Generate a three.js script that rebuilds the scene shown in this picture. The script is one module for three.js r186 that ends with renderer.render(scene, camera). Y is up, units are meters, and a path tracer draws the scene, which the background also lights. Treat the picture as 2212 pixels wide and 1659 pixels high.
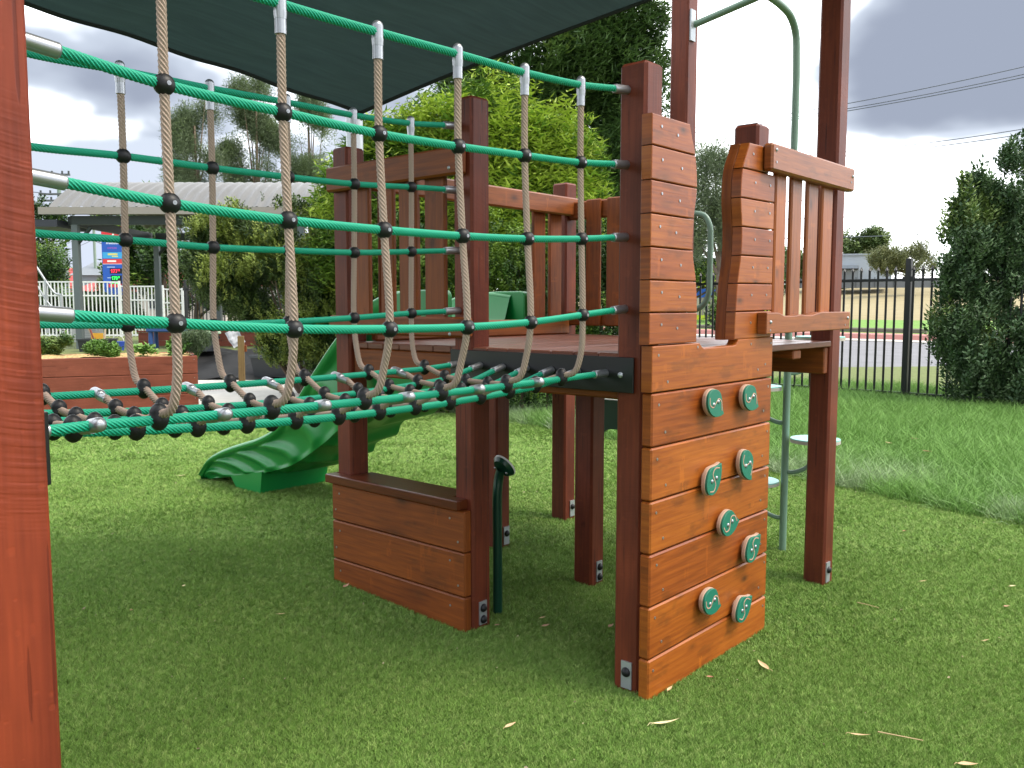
import * as THREE from 'three';
import { mergeGeometries, mergeVertices, toCreasedNormals } from 'three/addons/utils/BufferGeometryUtils.js';

// ------------------------------------------------------------------ camera, sky, sun, exposure
const CAM_H = 1.45, PITCH = 5.13 * Math.PI / 180, TH = 41.5 * Math.PI / 180;
const scene = new THREE.Scene();
const camera = new THREE.PerspectiveCamera(47.95, 4 / 3, 0.05, 900);
camera.position.set(0, CAM_H, 0);
camera.rotation.set(-PITCH, 0, 0);
scene.add(camera);
const renderer = new THREE.WebGLRenderer({ antialias: true });
renderer.toneMapping = THREE.LinearToneMapping;
renderer.toneMappingExposure = 2.6;
renderer.shadowMap.enabled = true;

const mulberry = a => () => { a |= 0; a = a + 0x6D2B79F5 | 0; let t = Math.imul(a ^ a >>> 15, 1 | a); t = t + Math.imul(t ^ t >>> 7, 61 | t) ^ t; return ((t ^ t >>> 14) >>> 0) / 4294967296; };
const h2 = (x, y, s) => { let n = Math.imul(x, 374761393) ^ Math.imul(y, 668265263) ^ Math.imul(s | 0, 2246822519); n = Math.imul(n ^ n >>> 13, 1274126177); return ((n ^ n >>> 16) >>> 0) / 4294967296; };
// value noise, periodic in px and py when they are given
function vn(x, y, s = 0, px = 0, py = 0) {
  let xi = Math.floor(x), yi = Math.floor(y); const fx = x - xi, fy = y - yi;
  let x1 = xi + 1, y1 = yi + 1;
  if (px) { xi = ((xi % px) + px) % px; x1 = ((x1 % px) + px) % px; }
  if (py) { yi = ((yi % py) + py) % py; y1 = ((y1 % py) + py) % py; }
  const u = fx * fx * (3 - 2 * fx), v = fy * fy * (3 - 2 * fy);
  const a = h2(xi, yi, s), b = h2(x1, yi, s), c = h2(xi, y1, s), d = h2(x1, y1, s);
  return a + (b - a) * u + (c - a) * v + (a - b - c + d) * u * v;
}
function fbm(x, y, s = 0, o = 4, px = 0, py = 0) { let t = 0, a = 0.5, n = 0; for (let i = 0; i < o; i++) { t += a * vn(x, y, s + i * 17, px, py); n += a; a *= 0.5; x *= 2; y *= 2; px *= 2; py *= 2; } return t / n; }
const sm = (a, b, x) => { const t = Math.min(1, Math.max(0, (x - a) / (b - a))); return t * t * (3 - 2 * t); };
const lerp = (a, b, t) => a + (b - a) * t;

// bearings: photograph coordinates (2212 x 1659) to a direction, a point at a depth, a point on the ground
const FX = 1865.2, cp = Math.cos(PITCH), sp = Math.sin(PITCH);
function ray(x, y) { const a = x - 1106, b = y - 829.5; return new THREE.Vector3(a, -sp * FX - cp * b, -cp * FX + sp * b); }
function at(x, y, d) { const r = ray(x, y); return r.multiplyScalar(d / -r.z).add(camera.position); }
function atY(x, y, h) { const r = ray(x, y); return r.multiplyScalar((h - CAM_H) / r.y).add(camera.position); }

// sky: bright broken overcast, white where it is thin, blue grey where the cloud is thick
{
  const w = 2048, h = 1024, data = new Float32Array(w * h * 4);
  const lobes = [[1980, 150, 12, 6, .34], [2150, 60, 10, 6, .28], [1880, 250, 7, 3.5, .26], [2130, 240, 7, 3, .25], [1840, 330, 4, 1.3, .18], [1560, 200, 7, 9, -.75], [1650, 60, 5, 6, -.5], [1900, 500, 9, 5, -.6], [2080, 330, 6, 2.2, -.5], [1780, 420, 6, 4, -.5],
    [250, 95, 9, 3.5, .34], [110, 180, 8, 2.2, .36], [400, 225, 8, 2, .3], [170, 262, 5, 1.5, -.3], [300, 345, 9, 2, .24], [130, 385, 9, 2.4, .26], [520, 330, 6, 3, .1], [200, 520, 10, 4, .36], [640, 250, 6, 4, -.1]]
    .map(([x, y, rx, ry, a]) => { const d = ray(x, y).normalize(); return [Math.atan2(d.x, -d.z), Math.asin(d.y), rx * Math.PI / 180, ry * Math.PI / 180, a]; });
  for (let j = 0; j < h; j++) for (let i = 0; i < w; i++) {
    const lat = ((j + .5) / h - .5) * Math.PI, lon = ((i + .5) / w - .5) * 2 * Math.PI;
    const dy = Math.sin(lat), dx = Math.cos(lat) * Math.cos(lon), dz = Math.cos(lat) * Math.sin(lon);
    const k = 1 / (Math.max(dy, 0) + .22), px = dx * k, pz = dz * k;
    const w1 = fbm(px * 1.1 + 7, pz * 1.1 + 3, 5, 3);
    let c = fbm(px * 1.5 + w1 * 1.1 + 20, pz * 1.5 + w1 + 11, 31, 5) * 1.35 - .06 + .55 * (fbm(px * 4 + w1 * 2, pz * 4, 77, 5) - .5) + .22 * (fbm(px * 13, pz * 13, 79, 4) - .5);
    const az = Math.atan2(dx, -dz);
    for (const [a, e, ra, re, amt] of lobes) { let da = az - a; if (da > Math.PI) da -= 2 * Math.PI; if (da < -Math.PI) da += 2 * Math.PI; const q = (da / ra) ** 2 + ((lat - e) / re) ** 2; if (q < 9) c += amt * Math.exp(-q); }
    const t = sm(.36, .80, c), t2 = sm(.72, 1.15, c);
    let r = lerp(1.5, .255, t), g = lerp(1.54, .285, t), b = lerp(1.6, .335, t);
    r = lerp(r, .145, t2); g = lerp(g, .165, t2); b = lerp(b, .21, t2);
    if (dy < 0) { const f = sm(0, -.12, dy); r = lerp(r, .15, f); g = lerp(g, .17, f); b = lerp(b, .12, f); }
    const o = (j * w + i) * 4; data[o] = r; data[o + 1] = g; data[o + 2] = b; data[o + 3] = 1;
  }
  const t = new THREE.DataTexture(data, w, h, THREE.RGBAFormat, THREE.FloatType);
  t.mapping = THREE.EquirectangularReflectionMapping; t.magFilter = THREE.LinearFilter; t.minFilter = THREE.LinearFilter; t.needsUpdate = true;
  scene.background = t; scene.environment = t;
}
const sun = new THREE.DirectionalLight(0xfff3e0, 1.5);
sun.position.set(9, 14, -1.5); sun.target.position.set(0, 0, -4); scene.add(sun, sun.target);
sun.castShadow = true; sun.shadow.radius = 42; sun.shadow.mapSize.set(4096, 4096);
Object.assign(sun.shadow.camera, { left: -14, right: 14, top: 14, bottom: -14, near: .5, far: 60 });

// ------------------------------------------------------------------ helpers
const taken = new Map();
function numbered(n) { const k = taken.get(n) || 0; taken.set(n, k + 1); return k ? n + '_' + String(k).padStart(3, '0') : n; }
const Fu = new THREE.Vector3(Math.cos(TH), 0, Math.sin(TH)), Fv = new THREE.Vector3(Math.sin(TH), 0, -Math.cos(TH));
const W = (u, v, y = 0) => new THREE.Vector3().addScaledVector(Fu, u).addScaledVector(Fv, v).setY(y);
function thing(name, label, category, pos = new THREE.Vector3(), turn = 0, group) {
  const o = new THREE.Group(); o.name = numbered(name); o.position.copy(pos); o.rotation.y = turn; o.userData = { label, category };
  if (group) o.userData.group = group; scene.add(o); return o;
}
// a thing in the play fort's own axes: u to the right-front, v to the right-back
function fthing(name, label, category, u0, v0) { const o = thing(name, label, category, W(u0, v0), -TH); o.f = [u0, v0]; return o; }
const P = (o, u, y, v) => new THREE.Vector3(u - o.f[0], y, o.f[1] - v);
function add(parent, name, geo, mat, pos) { const m = new THREE.Mesh(geo, mat); m.name = parent === scene ? numbered(name) : name; if (pos) m.position.copy(pos); m.castShadow = m.receiveShadow = true; parent.add(m); return m; }
function tag(m, label, category, group, kind) { Object.assign(m.userData, { label, category }); if (group) m.userData.group = group; if (kind) m.userData.kind = kind; return m; }
function structure(name, geo, mat, pos) { const m = add(scene, name, geo, mat, pos); m.userData.kind = 'structure'; return m; }
function stuff(m) { m.userData.kind = 'stuff'; return m; }
const V3 = (x, y, z) => new THREE.Vector3(x, y, z);

// chamfered box, uv in metres with u along the grain axis
const R0 = mulberry(11);
function uvGrain(geo, axis, scale = 1, off = [R0() * 3, R0() * 3]) {
  const p = geo.attributes.position, n = geo.attributes.normal, uv = new Float32Array(p.count * 2);
  for (let i = 0; i < p.count; i++) {
    const c = [p.getX(i), p.getY(i), p.getZ(i)], m = [Math.abs(n.getX(i)), Math.abs(n.getY(i)), Math.abs(n.getZ(i))];
    const k = m.indexOf(Math.max(...m)); let a = axis, b = 3 - axis - k; if (k === axis) { a = (axis + 1) % 3; b = (axis + 2) % 3; }
    uv[2 * i] = (k === axis ? c[a] * .15 : c[a]) / scale + off[0]; uv[2 * i + 1] = c[b] / scale + off[1] + k * .37;
  }
  geo.setAttribute('uv', new THREE.BufferAttribute(uv, 2)); return geo;
}
function cbox(lx, ly, lz, c = .006, axis = 0, scale = 1.6) {
  const h = [lx / 2, ly / 2, lz / 2]; c = Math.min(c, h[0] * .9, h[1] * .9, h[2] * .9);
  const v = (sx, sy, sz, k) => { const s = [sx, sy, sz]; return s.map((q, i) => q * (i === k ? h[i] : h[i] - c)); };
  const tri = []; const quad = (a, b, d, e) => tri.push(a, b, d, a, d, e);
  for (let k = 0; k < 3; k++) for (const s of [-1, 1]) { // faces
    const [i, j] = [(k + 1) % 3, (k + 2) % 3], m = (a, b) => { const q = [0, 0, 0]; q[k] = s; q[i] = a; q[j] = b; return v(...q, k); };
    s > 0 ? quad(m(-1, -1), m(1, -1), m(1, 1), m(-1, 1)) : quad(m(-1, -1), m(-1, 1), m(1, 1), m(1, -1));
  }
  for (let k = 0; k < 3; k++) for (const a of [-1, 1]) for (const b of [-1, 1]) { // edges along k
    const [i, j] = [(k + 1) % 3, (k + 2) % 3], m = (t, w) => { const q = [0, 0, 0]; q[k] = t; q[i] = a; q[j] = b; return v(...q, w); };
    a * b > 0 ? quad(m(-1, i), m(1, i), m(1, j), m(-1, j)) : quad(m(-1, i), m(-1, j), m(1, j), m(1, i));
  }
  for (const a of [-1, 1]) for (const b of [-1, 1]) for (const d of [-1, 1]) { const q = [v(a, b, d, 0), v(a, b, d, 1), v(a, b, d, 2)]; a * b * d > 0 ? tri.push(...q) : tri.push(q[0], q[2], q[1]); }
  // orient outwards
  const pos = new Float32Array(tri.length * 3);
  for (let t = 0; t < tri.length; t += 3) {
    const [A, B, C] = [tri[t], tri[t + 1], tri[t + 2]].map(q => V3(...q)), n = B.clone().sub(A).cross(C.clone().sub(A)), o = A.clone().add(B).add(C);
    const L = n.dot(o) < 0 ? [A, C, B] : [A, B, C]; L.forEach((q, i) => q.toArray(pos, (t + i) * 3));
  }
  const g = new THREE.BufferGeometry(); g.setAttribute('position', new THREE.BufferAttribute(pos, 3)); g.computeVertexNormals();
  return uvGrain(g, axis, scale);
}
// box given by its extents in fort axes; grain axis 'u', 'y' or 'v'
function fbox(o, name, u0, u1, y0, y1, v0, v1, mat, grain = 'u', c = .006, parent = o) {
  const g = cbox(u1 - u0, y1 - y0, v1 - v0, c, { u: 0, y: 1, v: 2 }[grain]);
  const m = add(parent, name, g, mat, P(o, (u0 + u1) / 2, (y0 + y1) / 2, (v0 + v1) / 2)); if (parent !== o) m.position.sub(parent.position); return m;
}
function bx(x, y, z, lx, ly, lz) { return new THREE.BoxGeometry(lx, ly, lz).translate(x, y, z); }
function tube(pts, r, seg = 24, rad = 10) { return new THREE.TubeGeometry(pts.length === 2 ? new THREE.LineCurve3(...pts) : new THREE.CatmullRomCurve3(pts), seg, r, rad); }
const UPY = V3(0, 1, 0);
function cyl(a, b, r0, r1 = r0, n = 14) { const d = b.clone().sub(a), g = new THREE.CylinderGeometry(r1, r0, d.length(), n); g.applyQuaternion(new THREE.Quaternion().setFromUnitVectors(UPY, d.normalize())); const m = a.clone().add(b).multiplyScalar(.5); return g.translate(m.x, m.y, m.z); }
const merge = a => mergeGeometries(a.map(g => { const q = g.index ? g.toNonIndexed() : g; for (const k of Object.keys(q.attributes)) if (!['position', 'normal', 'uv'].includes(k)) q.deleteAttribute(k); if (!q.attributes.uv) q.setAttribute('uv', new THREE.BufferAttribute(new Float32Array(q.attributes.position.count * 2), 2)); return q; }));

// ------------------------------------------------------------------ textures and materials
function dtex(w, h, f, srgb = true, rep = 1) {
  const d = new Uint8Array(w * h * 4);
  for (let j = 0; j < h; j++) for (let i = 0; i < w; i++) { const c = f(i / w, j / h, i, j), o = (j * w + i) * 4; for (let k = 0; k < 3; k++) d[o + k] = Math.max(0, Math.min(255, (Array.isArray(c) ? c[k] : c) * 255)); d[o + 3] = 255; }
  const t = new THREE.DataTexture(d, w, h); t.wrapS = t.wrapT = THREE.RepeatWrapping; t.magFilter = THREE.LinearFilter; t.minFilter = THREE.LinearMipmapLinearFilter; t.generateMipmaps = true;
  if (srgb) t.colorSpace = THREE.SRGBColorSpace; t.repeat.set(rep, rep); t.needsUpdate = true; return t;
}
const mix3 = (a, b, t) => [lerp(a[0], b[0], t), lerp(a[1], b[1], t), lerp(a[2], b[2], t)];
// stained softwood boards: 1.6 m x 1.6 m of grain, knots, smudges, scuffs
function boardMat(light, dark, seed, rough = .42) {
  const R = mulberry(seed), knots = [];
  for (let i = 0; i < 15; i++) knots.push([R(), R(), .006 + R() * .009, R()]);
  const scuffs = []; for (let i = 0; i < 60; i++) scuffs.push([R(), R(), .004 + R() * .008, .012 + R() * .03, R()]);
  const N = 1024, hgt = new Float32Array(N * N);
  const map = dtex(N, N, (x, y, i, j) => {
    let warp = (fbm(x * 4, y * 12, seed, 3, 4, 12) - .5) * .05, kd = 0, kr = 0;
    for (const [kx, ky, kr0, ks] of knots) { let dx = Math.abs(x - kx), dy = Math.abs(y - ky); dx = Math.min(dx, 1 - dx); dy = Math.min(dy, 1 - dy); const q = Math.hypot(dx * .55, dy) / kr0; if (q < 6) { warp += .010 * Math.exp(-q * q / 5) * Math.sign(ks - .5); kd = Math.max(kd, Math.exp(-q * q * 1.2) * (ks > .45 ? 1 : .45)); kr += .25 * Math.exp(-((q - 1.3) ** 2) * 3); } }
    const ring = .5 + .5 * Math.sin((y + warp) * 6.2832 * 46 + 3 * fbm(x * 3, y * 3, seed + 5, 2, 3, 3)), fine = fbm(x * 14, y * 330, seed + 9, 2, 14, 330), broad = fbm(x * 5, y * 9, seed + 21, 3, 5, 9);
    let t = .20 * Math.pow(ring, 1.6) * (.4 + .8 * broad) + .62 * (fine - .3) + .5 * (broad - .30) + .5 * kr;
    const smudge = sm(.60, .80, fbm(x * 16, y * 40, seed + 40, 4, 16, 40)) * .17; let c = mix3(light, dark, Math.min(1.1, Math.max(-.1, t)));
    c = mix3(c, [.16, .10, .075], Math.min(.8, kd * .62 + smudge));
    for (const [sx, sy, sw, sh, sa] of scuffs) { let dx = Math.abs(x - sx), dy = Math.abs(y - sy); if (dx < sw && dy < sh) { const e = fbm(x * 120, y * 60, seed + 71, 2); if (e > .47) c = mix3(c, [light[0] * 1.12, light[1] * 1.12, light[2] * 1.02], .55 * sa); } }
    hgt[j * N + i] = .5 + .3 * (fine - .5) - .07 * ring - kd * .15; return c;
  }, true);
  const bump = dtex(N, N, (x, y, i, j) => hgt[j * N + i], false);
  return new THREE.MeshPhysicalMaterial({ map, bumpMap: bump, bumpScale: .0009, roughness: rough, clearcoat: rough > .5 ? .04 : .12, clearcoatRoughness: .3, specularIntensity: .6 });
}
// rough sawn posts: red brown oil, diagonal saw marks, small dents
function postMat(light, dark, seed, rough = .4, saw = 1) {
  const N = 1024, hgt = new Float32Array(N * N);
  const map = dtex(N, N, (x, y, i, j) => {
    const bow = x + .03 * Math.sin(y * 6.2832 * 2) + .015 * fbm(x * 6, y * 6, seed, 2, 6, 6), s = .6 * vn(bow * 400, y * 24, seed + 3, 400, 24) + .4 * vn(bow * 130, y * 40, seed + 7, 130, 40), broad = fbm(x * 7, y * 14, seed + 4, 4, 7, 14), fine = fbm(x * 9, y * 220, seed + 8, 2, 9, 220);
    const chip = sm(.78, .84, fbm(x * 60, y * 60, seed + 13, 2, 60, 60)) * .5, region = Math.min(1, (saw > 2 ? .12 : 0) + sm(.42, .62, fbm(x * 4, y * 5, seed + 30, 2, 4, 5)));
    const crack = sm(.80, .86, vn(x * 7, y * 150, seed + 61, 7, 150)) * sm(.45, .6, vn(x * 5, y * 9, seed + 63, 5, 9));
    hgt[j * N + i] = .5 - .4 * crack + .3 * saw * (s - .5) * region + .22 * (fine - .5) - chip * .25;
    return mix3(mix3(light, dark, Math.min(1.3, Math.max(-.2, .55 * crack + 1.15 * (broad - .15) + .5 * (fine - .5) + .12 * (s - .5) * region))), [light[0] * 1.35, light[1] * 1.4, light[2] * 1.4], chip * .25);
  });
  const bump = dtex(N, N, (x, y, i, j) => hgt[j * N + i], false);
  return new THREE.MeshPhysicalMaterial({ map, bumpMap: bump, bumpScale: saw > 2 ? .0021 : .0014, roughness: rough, clearcoat: .03, clearcoatRoughness: .3, specularIntensity: .5 });
}
const M = {};
M.wallA = boardMat([.615, .338, .105], [.43, .19, .055], 101); M.wallB = boardMat([.585, .305, .098], [.39, .168, .05], 202);
M.wallC = boardMat([.645, .362, .12], [.46, .212, .065], 212); M.rail = boardMat([.57, .325, .155], [.39, .20, .09], 303); M.brown = boardMat([.515, .265, .072], [.335, .15, .034], 404, .55);
M.deck = boardMat([.48, .28, .20], [.34, .175, .12], 505, .38);
M.post = postMat([.445, .205, .125], [.295, .12, .075], 606, .5); M.postNear = postMat([.53, .225, .128], [.375, .145, .085], 707, .5, 2.2);
M.planter = postMat([.53, .29, .22], [.42, .215, .155], 808, .5, .4);
const std = (c, rough = .6, o = {}) => new THREE.MeshPhysicalMaterial({ color: c, roughness: rough, ...o });
const grainTex = dtex(512, 512, (x, y) => .5 + .5 * (fbm(x * 64, y * 64, 3, 4, 64, 64) - .5) + .25 * (fbm(x * 6, y * 6, 8, 3, 6, 6) - .5), false);
M.steel = std(0x9ea1a5, .34, { metalness: .8 }); M.galv = std(0xa9aeb2, .45, { metalness: .6 });
M.black = std(0x101114, .48, { specularIntensity: .8 }); M.blackPlate = std(0x07080b, .35);
M.green = std(0x009878, .6); M.brownRope = std(0x9f8c7e, .85);
M.slide = std(0x0a7a33, .38, { clearcoat: .25, clearcoatRoughness: .3, bumpMap: grainTex, bumpScale: .0006 });
M.tubeGreen = std(0x6a8674, .35); M.disc = std(0x7dbdb3, .4); M.discEdge = std(0xa7a196, .6); M.darkGreen = std(0x0d3a2c, .3); M.white = std(0xd9d9d6, .5);
M.holdGreen = std(0x166b56, .45); M.holdTan = std(0xa98a76, .6);

// ------------------------------------------------------------------ ground
const uOf = (x, z) => x * Fu.x + z * Fu.z, vOf = (x, z) => x * Fv.x + z * Fv.z;
// the play surface climbs gently to the left; the yard behind the planter and the bank by the fence lie higher
function ground(x, z) {
  const u = uOf(x, z); let y = .09 * sm(-1.4, -4.4, u);
  y += .05 * sm(6.6, 12, vOf(x, z)) * sm(-8, -3, u);
  return y - .022;
}
function sheet(fn, x0, x1, z0, z1, nx, nz, inside) {
  const g = new THREE.PlaneGeometry(1, 1, nx, nz), p = g.attributes.position, uv = g.attributes.uv;
  for (let i = 0; i < p.count; i++) { const x = lerp(x0, x1, p.getX(i) + .5), z = lerp(z0, z1, .5 - p.getY(i)); p.setXYZ(i, x, fn(x, z), z); uv.setXY(i, x, z); }
  if (inside) { const idx = g.index.array, keep = []; for (let t = 0; t < idx.length; t += 3) { let cx = 0, cz = 0; for (let k = 0; k < 3; k++) { cx += p.getX(idx[t + k]) / 3; cz += p.getZ(idx[t + k]) / 3; } if (inside(cx, cz)) keep.push(idx[t], idx[t + 1], idx[t + 2]); } g.setIndex(keep); }
  g.computeVertexNormals(); const n = g.attributes.normal; if (n.getY(0) < 0) { const a = g.index.array; for (let t = 0; t < a.length; t += 3) { const q = a[t]; a[t] = a[t + 1]; a[t + 1] = q; } g.computeVertexNormals(); } return g;
}
// turf border on the far right is one straight line from (-0.04,-10.47) to (3.5,-5.81); metres inside the turf
const turfIn = (x, z) => ((z + 10.47) * 3.54 - (x + .04) * 4.66) / 5.852;
const turfTex = dtex(512, 512, (x, y) => { const n = fbm(x * 90, y * 90, 4, 3, 90, 90), b = fbm(x * 5, y * 5, 9, 3, 5, 5); return mix3([.16, .24, .09], [.30, .42, .18], .7 * n + .3 * b); }); turfTex.repeat.set(.9, .9);
const soilTex = dtex(512, 512, (x, y) => mix3([.30, .33, .16], [.42, .47, .24], fbm(x * 40, y * 40, 6, 4, 40, 40))); soilTex.repeat.set(.5, .5);
const concTex = dtex(512, 512, (x, y) => mix3([.62, .61, .58], [.76, .75, .72], .6 * fbm(x * 30, y * 30, 16, 4, 30, 30) + .4 * fbm(x * 4, y * 4, 19, 2, 4, 4))); concTex.repeat.set(.4, .4);
const dryTex = dtex(512, 512, (x, y) => mix3([.46, .42, .30], [.60, .55, .41], .55 * fbm(x * 8, y * 30, 26, 4, 8, 30) + .45 * fbm(x * 40, y * 60, 29, 3, 40, 60))); dryTex.repeat.set(.08, .08);
const verge = dtex(512, 512, (x, y) => mix3([.30, .44, .14], [.45, .60, .25], fbm(x * 40, y * 40, 36, 4, 40, 40))); verge.repeat.set(.2, .2);
const roadTex = dtex(512, 512, (x, y) => { const n = fbm(x * 100, y * 100, 46, 3, 100, 100), b = fbm(x * 5, y * 5, 41, 3, 5, 5); const v = .35 + .08 * n + .07 * b; return [v, v * 1.005, v * 1.04]; }); roadTex.repeat.set(.25, .25);
structure('ground', sheet((x, z) => -.12, -420, 420, -620, 60, 8, 8), std(0xffffff, 1, { map: soilTex }));
structure('artificial_turf', sheet(ground, -9, 6, -11.6, 2, 60, 56, (x, z) => turfIn(x, z) > -.1 && z > -11.05), std(0xffffff, .9, { map: turfTex }));
structure('lawn', sheet((x, z) => ground(x, z) - .02, -4, 14, -20, -4.5, 60, 56, (x, z) => turfIn(x, z) < .5), std(0xffffff, 1, { map: soilTex }));
structure('concrete_path', sheet((x, z) => .062, -9, -1.6, -17.6, -10.85, 10, 10), std(0xffffff, .85, { map: concTex }));
// ------------------------------------------------------------------ the play fort
const R1 = mulberry(21);
const screwGeo = merge([new THREE.CylinderGeometry(.0052, .0052, .0022, 10), bx(0, .0012, 0, .006, .0006, .0014)]);
const domeGeo = new THREE.SphereGeometry(.019, 16, 10, 0, Math.PI * 2, 0, Math.PI / 2).scale(1, .85, 1);
function screw(board, x, y, z, axis) { const m = add(board, 'screw', screwGeo, M.steel, V3(x, y, z)); if (axis === 'x') m.rotation.z = -Math.PI / 2; else if (axis === 'z') m.rotation.x = Math.PI / 2; return m; }
const fort = fthing('play_fort', 'red brown timber play fort on posts with climbing wall and slatted rails', 'play fort', -2.62, 3.58);
const gAt = (u, v) => { const p = W(u, v); return ground(p.x, p.z); };
// squared log post with softened arrises, standing in the turf; bracket: [face, offset along the face]
function post(o, u0, v0, top, mat, bracket, s = .115) {
  const gy = gAt(u0, v0), m = fbox(o, 'post', u0, u0 + s, gy - .08, top, v0, v0 + s, mat, 'y', .011);
  for (const [face, off, n] of bracket || []) {
    const b = new THREE.Group(); const cy = gy + .075 - m.position.y, h = s / 2;
    const pl = bx(0, 0, 0, .046, .105, .006), q = n > 1 ? [.022, -.03] : [.012];
    const br = add(m, 'foot_bracket', pl, M.galv, face === 'u' ? V3(h + .003, cy, off) : V3(off, cy, h + .003)); if (face === 'u') br.rotation.y = Math.PI / 2;
    for (const yy of q) { const d = add(m, 'bolt_cap', domeGeo, M.black, face === 'u' ? V3(h + .006, cy + yy, off) : V3(off, cy + yy, h + .006)); if (face === 'u') d.rotation.z = -Math.PI / 2; else d.rotation.x = Math.PI / 2; }
  }
  return m;
}
post(fort, -1.835, 2.66, 2.32, M.post, [['v', .006, 1]]);
post(fort, -2.70, 2.665, 2.335, M.post, [['u', .0, 2]]);
post(fort, -3.546, 2.665, 2.226, M.post);
post(fort, -1.815, 3.50, 2.228, M.post);
post(fort, -1.815, 4.388, 4.1, M.post, [['u', .018, 1]]);
post(fort, -2.678, 4.38, 4.1, M.post);
post(fort, -3.532, 4.38, 2.232, M.post, [['u', -.02, 1]]);
post(fort, -2.672, 3.50, 1.232, M.post, [['u', -.01, 2]]);
post(fort, -3.415, 3.60, 1.232, M.post, [['u', -.02, 1]]);
// deck boards run back from the bridge edge
for (let i = 0; i < 15; i++) { const a = -3.43 + i * .1155; fbox(fort, 'deck_board', a + .0015, a + .114, 1.246, 1.276 + (R1() - .5) * .003, 2.672 + (i > 6 ? .0 : .012), 4.378, M.deck, 'v', .004); }
// posts pass through the deck edge: bearers and joists below
fbox(fort, 'bearer', -3.43, -2.70, 1.11, 1.244, 2.69, 2.735, M.brown); fbox(fort, 'bearer', -2.585, -1.835, 1.10, 1.244, 2.70, 2.745, M.brown);
fbox(fort, 'bearer', -3.42, -1.715, 1.107, 1.243, 4.335, 4.379, M.brown); fbox(fort, 'bearer', -3.42, -1.72, 1.14, 1.243, 3.45, 3.495, M.brown);
fbox(fort, 'joist', -3.40, -1.712, 1.198, 1.243, 3.95, 4.04, M.brown);
// climbing wall
const wy = [-.06, .146, .345, .543, .741, .94, 1.139];
for (let i = 0; i < 6; i++) {
  const b = fbox(fort, 'climbing_board', -1.711, -1.665, wy[i] + .0025, wy[i + 1] - .0025, 2.642, 3.619, [M.wallC, M.wallA, M.wallB, M.wallA, M.wallC, M.wallB][i], 'v', .006);
  const h = (wy[i + 1] - wy[i]) / 2;
  for (const [z, y] of [[.448, h * .55], [.395, -h * .5], [-.452, h * .6], [-.41, -h * .45]]) if (i || y > 0) screw(b, .0235, y, z + (R1() - .5) * .02, 'x');
}
function vboard(name, pts, uIn, uOut, mat, parent = fort, axis = 2) { // outline in (v, y) pushed out along u
  const s = new THREE.Shape(pts.map(([v, y]) => new THREE.Vector2(v, y)));
  let g = new THREE.ExtrudeGeometry(s, { depth: uOut - uIn - .008, bevelEnabled: true, bevelThickness: .004, bevelSize: .004, bevelOffset: -.004, bevelSegments: 2, curveSegments: 6 });
  g.rotateY(Math.PI / 2); g.computeBoundingBox(); const c = g.boundingBox.getCenter(V3()); g.translate(-c.x, -c.y, -c.z); g = g.index ? g.toNonIndexed() : g; uvGrain(g, axis, 1.6);
  const vv = pts.map(p => p[0]), yy = pts.map(p => p[1]);
  return add(parent, name, g, mat, P(fort, (uIn + uOut) / 2, (Math.min(...yy) + Math.max(...yy)) / 2, (Math.min(...vv) + Math.max(...vv)) / 2));
}
{
  const b = vboard('climbing_board', [[2.636, 1.1415], [3.619, 1.1415], [3.619, 1.318], [3.292, 1.314], [3.287, 1.304], [3.275, 1.294], [3.25, 1.291], [3.01, 1.288], [2.995, 1.293], [2.983, 1.302], [2.975, 1.31], [2.636, 1.308]], -1.711, -1.664, M.wallA);
  for (const [z, y] of [[.45, .045], [.385, -.055], [-.35, -.05], [-.42, -.03], [-.47, .06], [.17, .065], [-.28, .062]]) screw(b, .024, y, z, 'x');
}
const upY = [1.312, 1.428, 1.544, 1.66, 1.777, 1.893, 2.012, 2.122];
const lw = [2.952, 2.953, 2.941, 2.912, 2.916, 2.936, 2.920, 2.876], rw = [3.261, 3.266, 3.278, 3.302, 3.304, 3.289, 3.301, 3.356];
function wav(a, i) { const r = []; for (let k = 0; k <= 5; k++) { const t = k / 5, p0 = a[Math.max(0, i - 1)], p1 = a[i], p2 = a[i + 1], p3 = a[Math.min(7, i + 2)]; const v = .5 * (2 * p1 + (p2 - p0) * t + (2 * p0 - 5 * p1 + 4 * p2 - p3) * t * t + (3 * p1 - p0 - 3 * p2 + p3) * t * t * t); r.push([v, lerp(upY[i], upY[i + 1], t)]); } return r; }
for (let i = 0; i < 7; i++) {
  const y0 = upY[i] + .002, y1 = upY[i + 1] - .002, cl = p => p.map(([v, y]) => [v, Math.min(y1, Math.max(y0, y))]);
  const b = vboard('tower_board', [[2.618, y0], ...cl(wav(lw, i)), [2.618, y1]], -1.711, -1.666, i % 2 ? M.wallA : M.wallB);
  screw(b, .0235, .015, .09, 'x'); screw(b, .0235, 0, -.02 - .012 * (i % 3), 'x');
  const c = vboard('tower_board', [...cl(wav(rw, i)), [i > 5 ? 3.54 : 3.602, y1 + .004], [i > 5 ? 3.54 : 3.602, y0 + .004]], -1.711, -1.666, i % 2 ? M.wallB : M.wallA);
  screw(c, .0235, .01, .03, 'x'); screw(c, .0235, .012, -.11, 'x');
}
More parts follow.
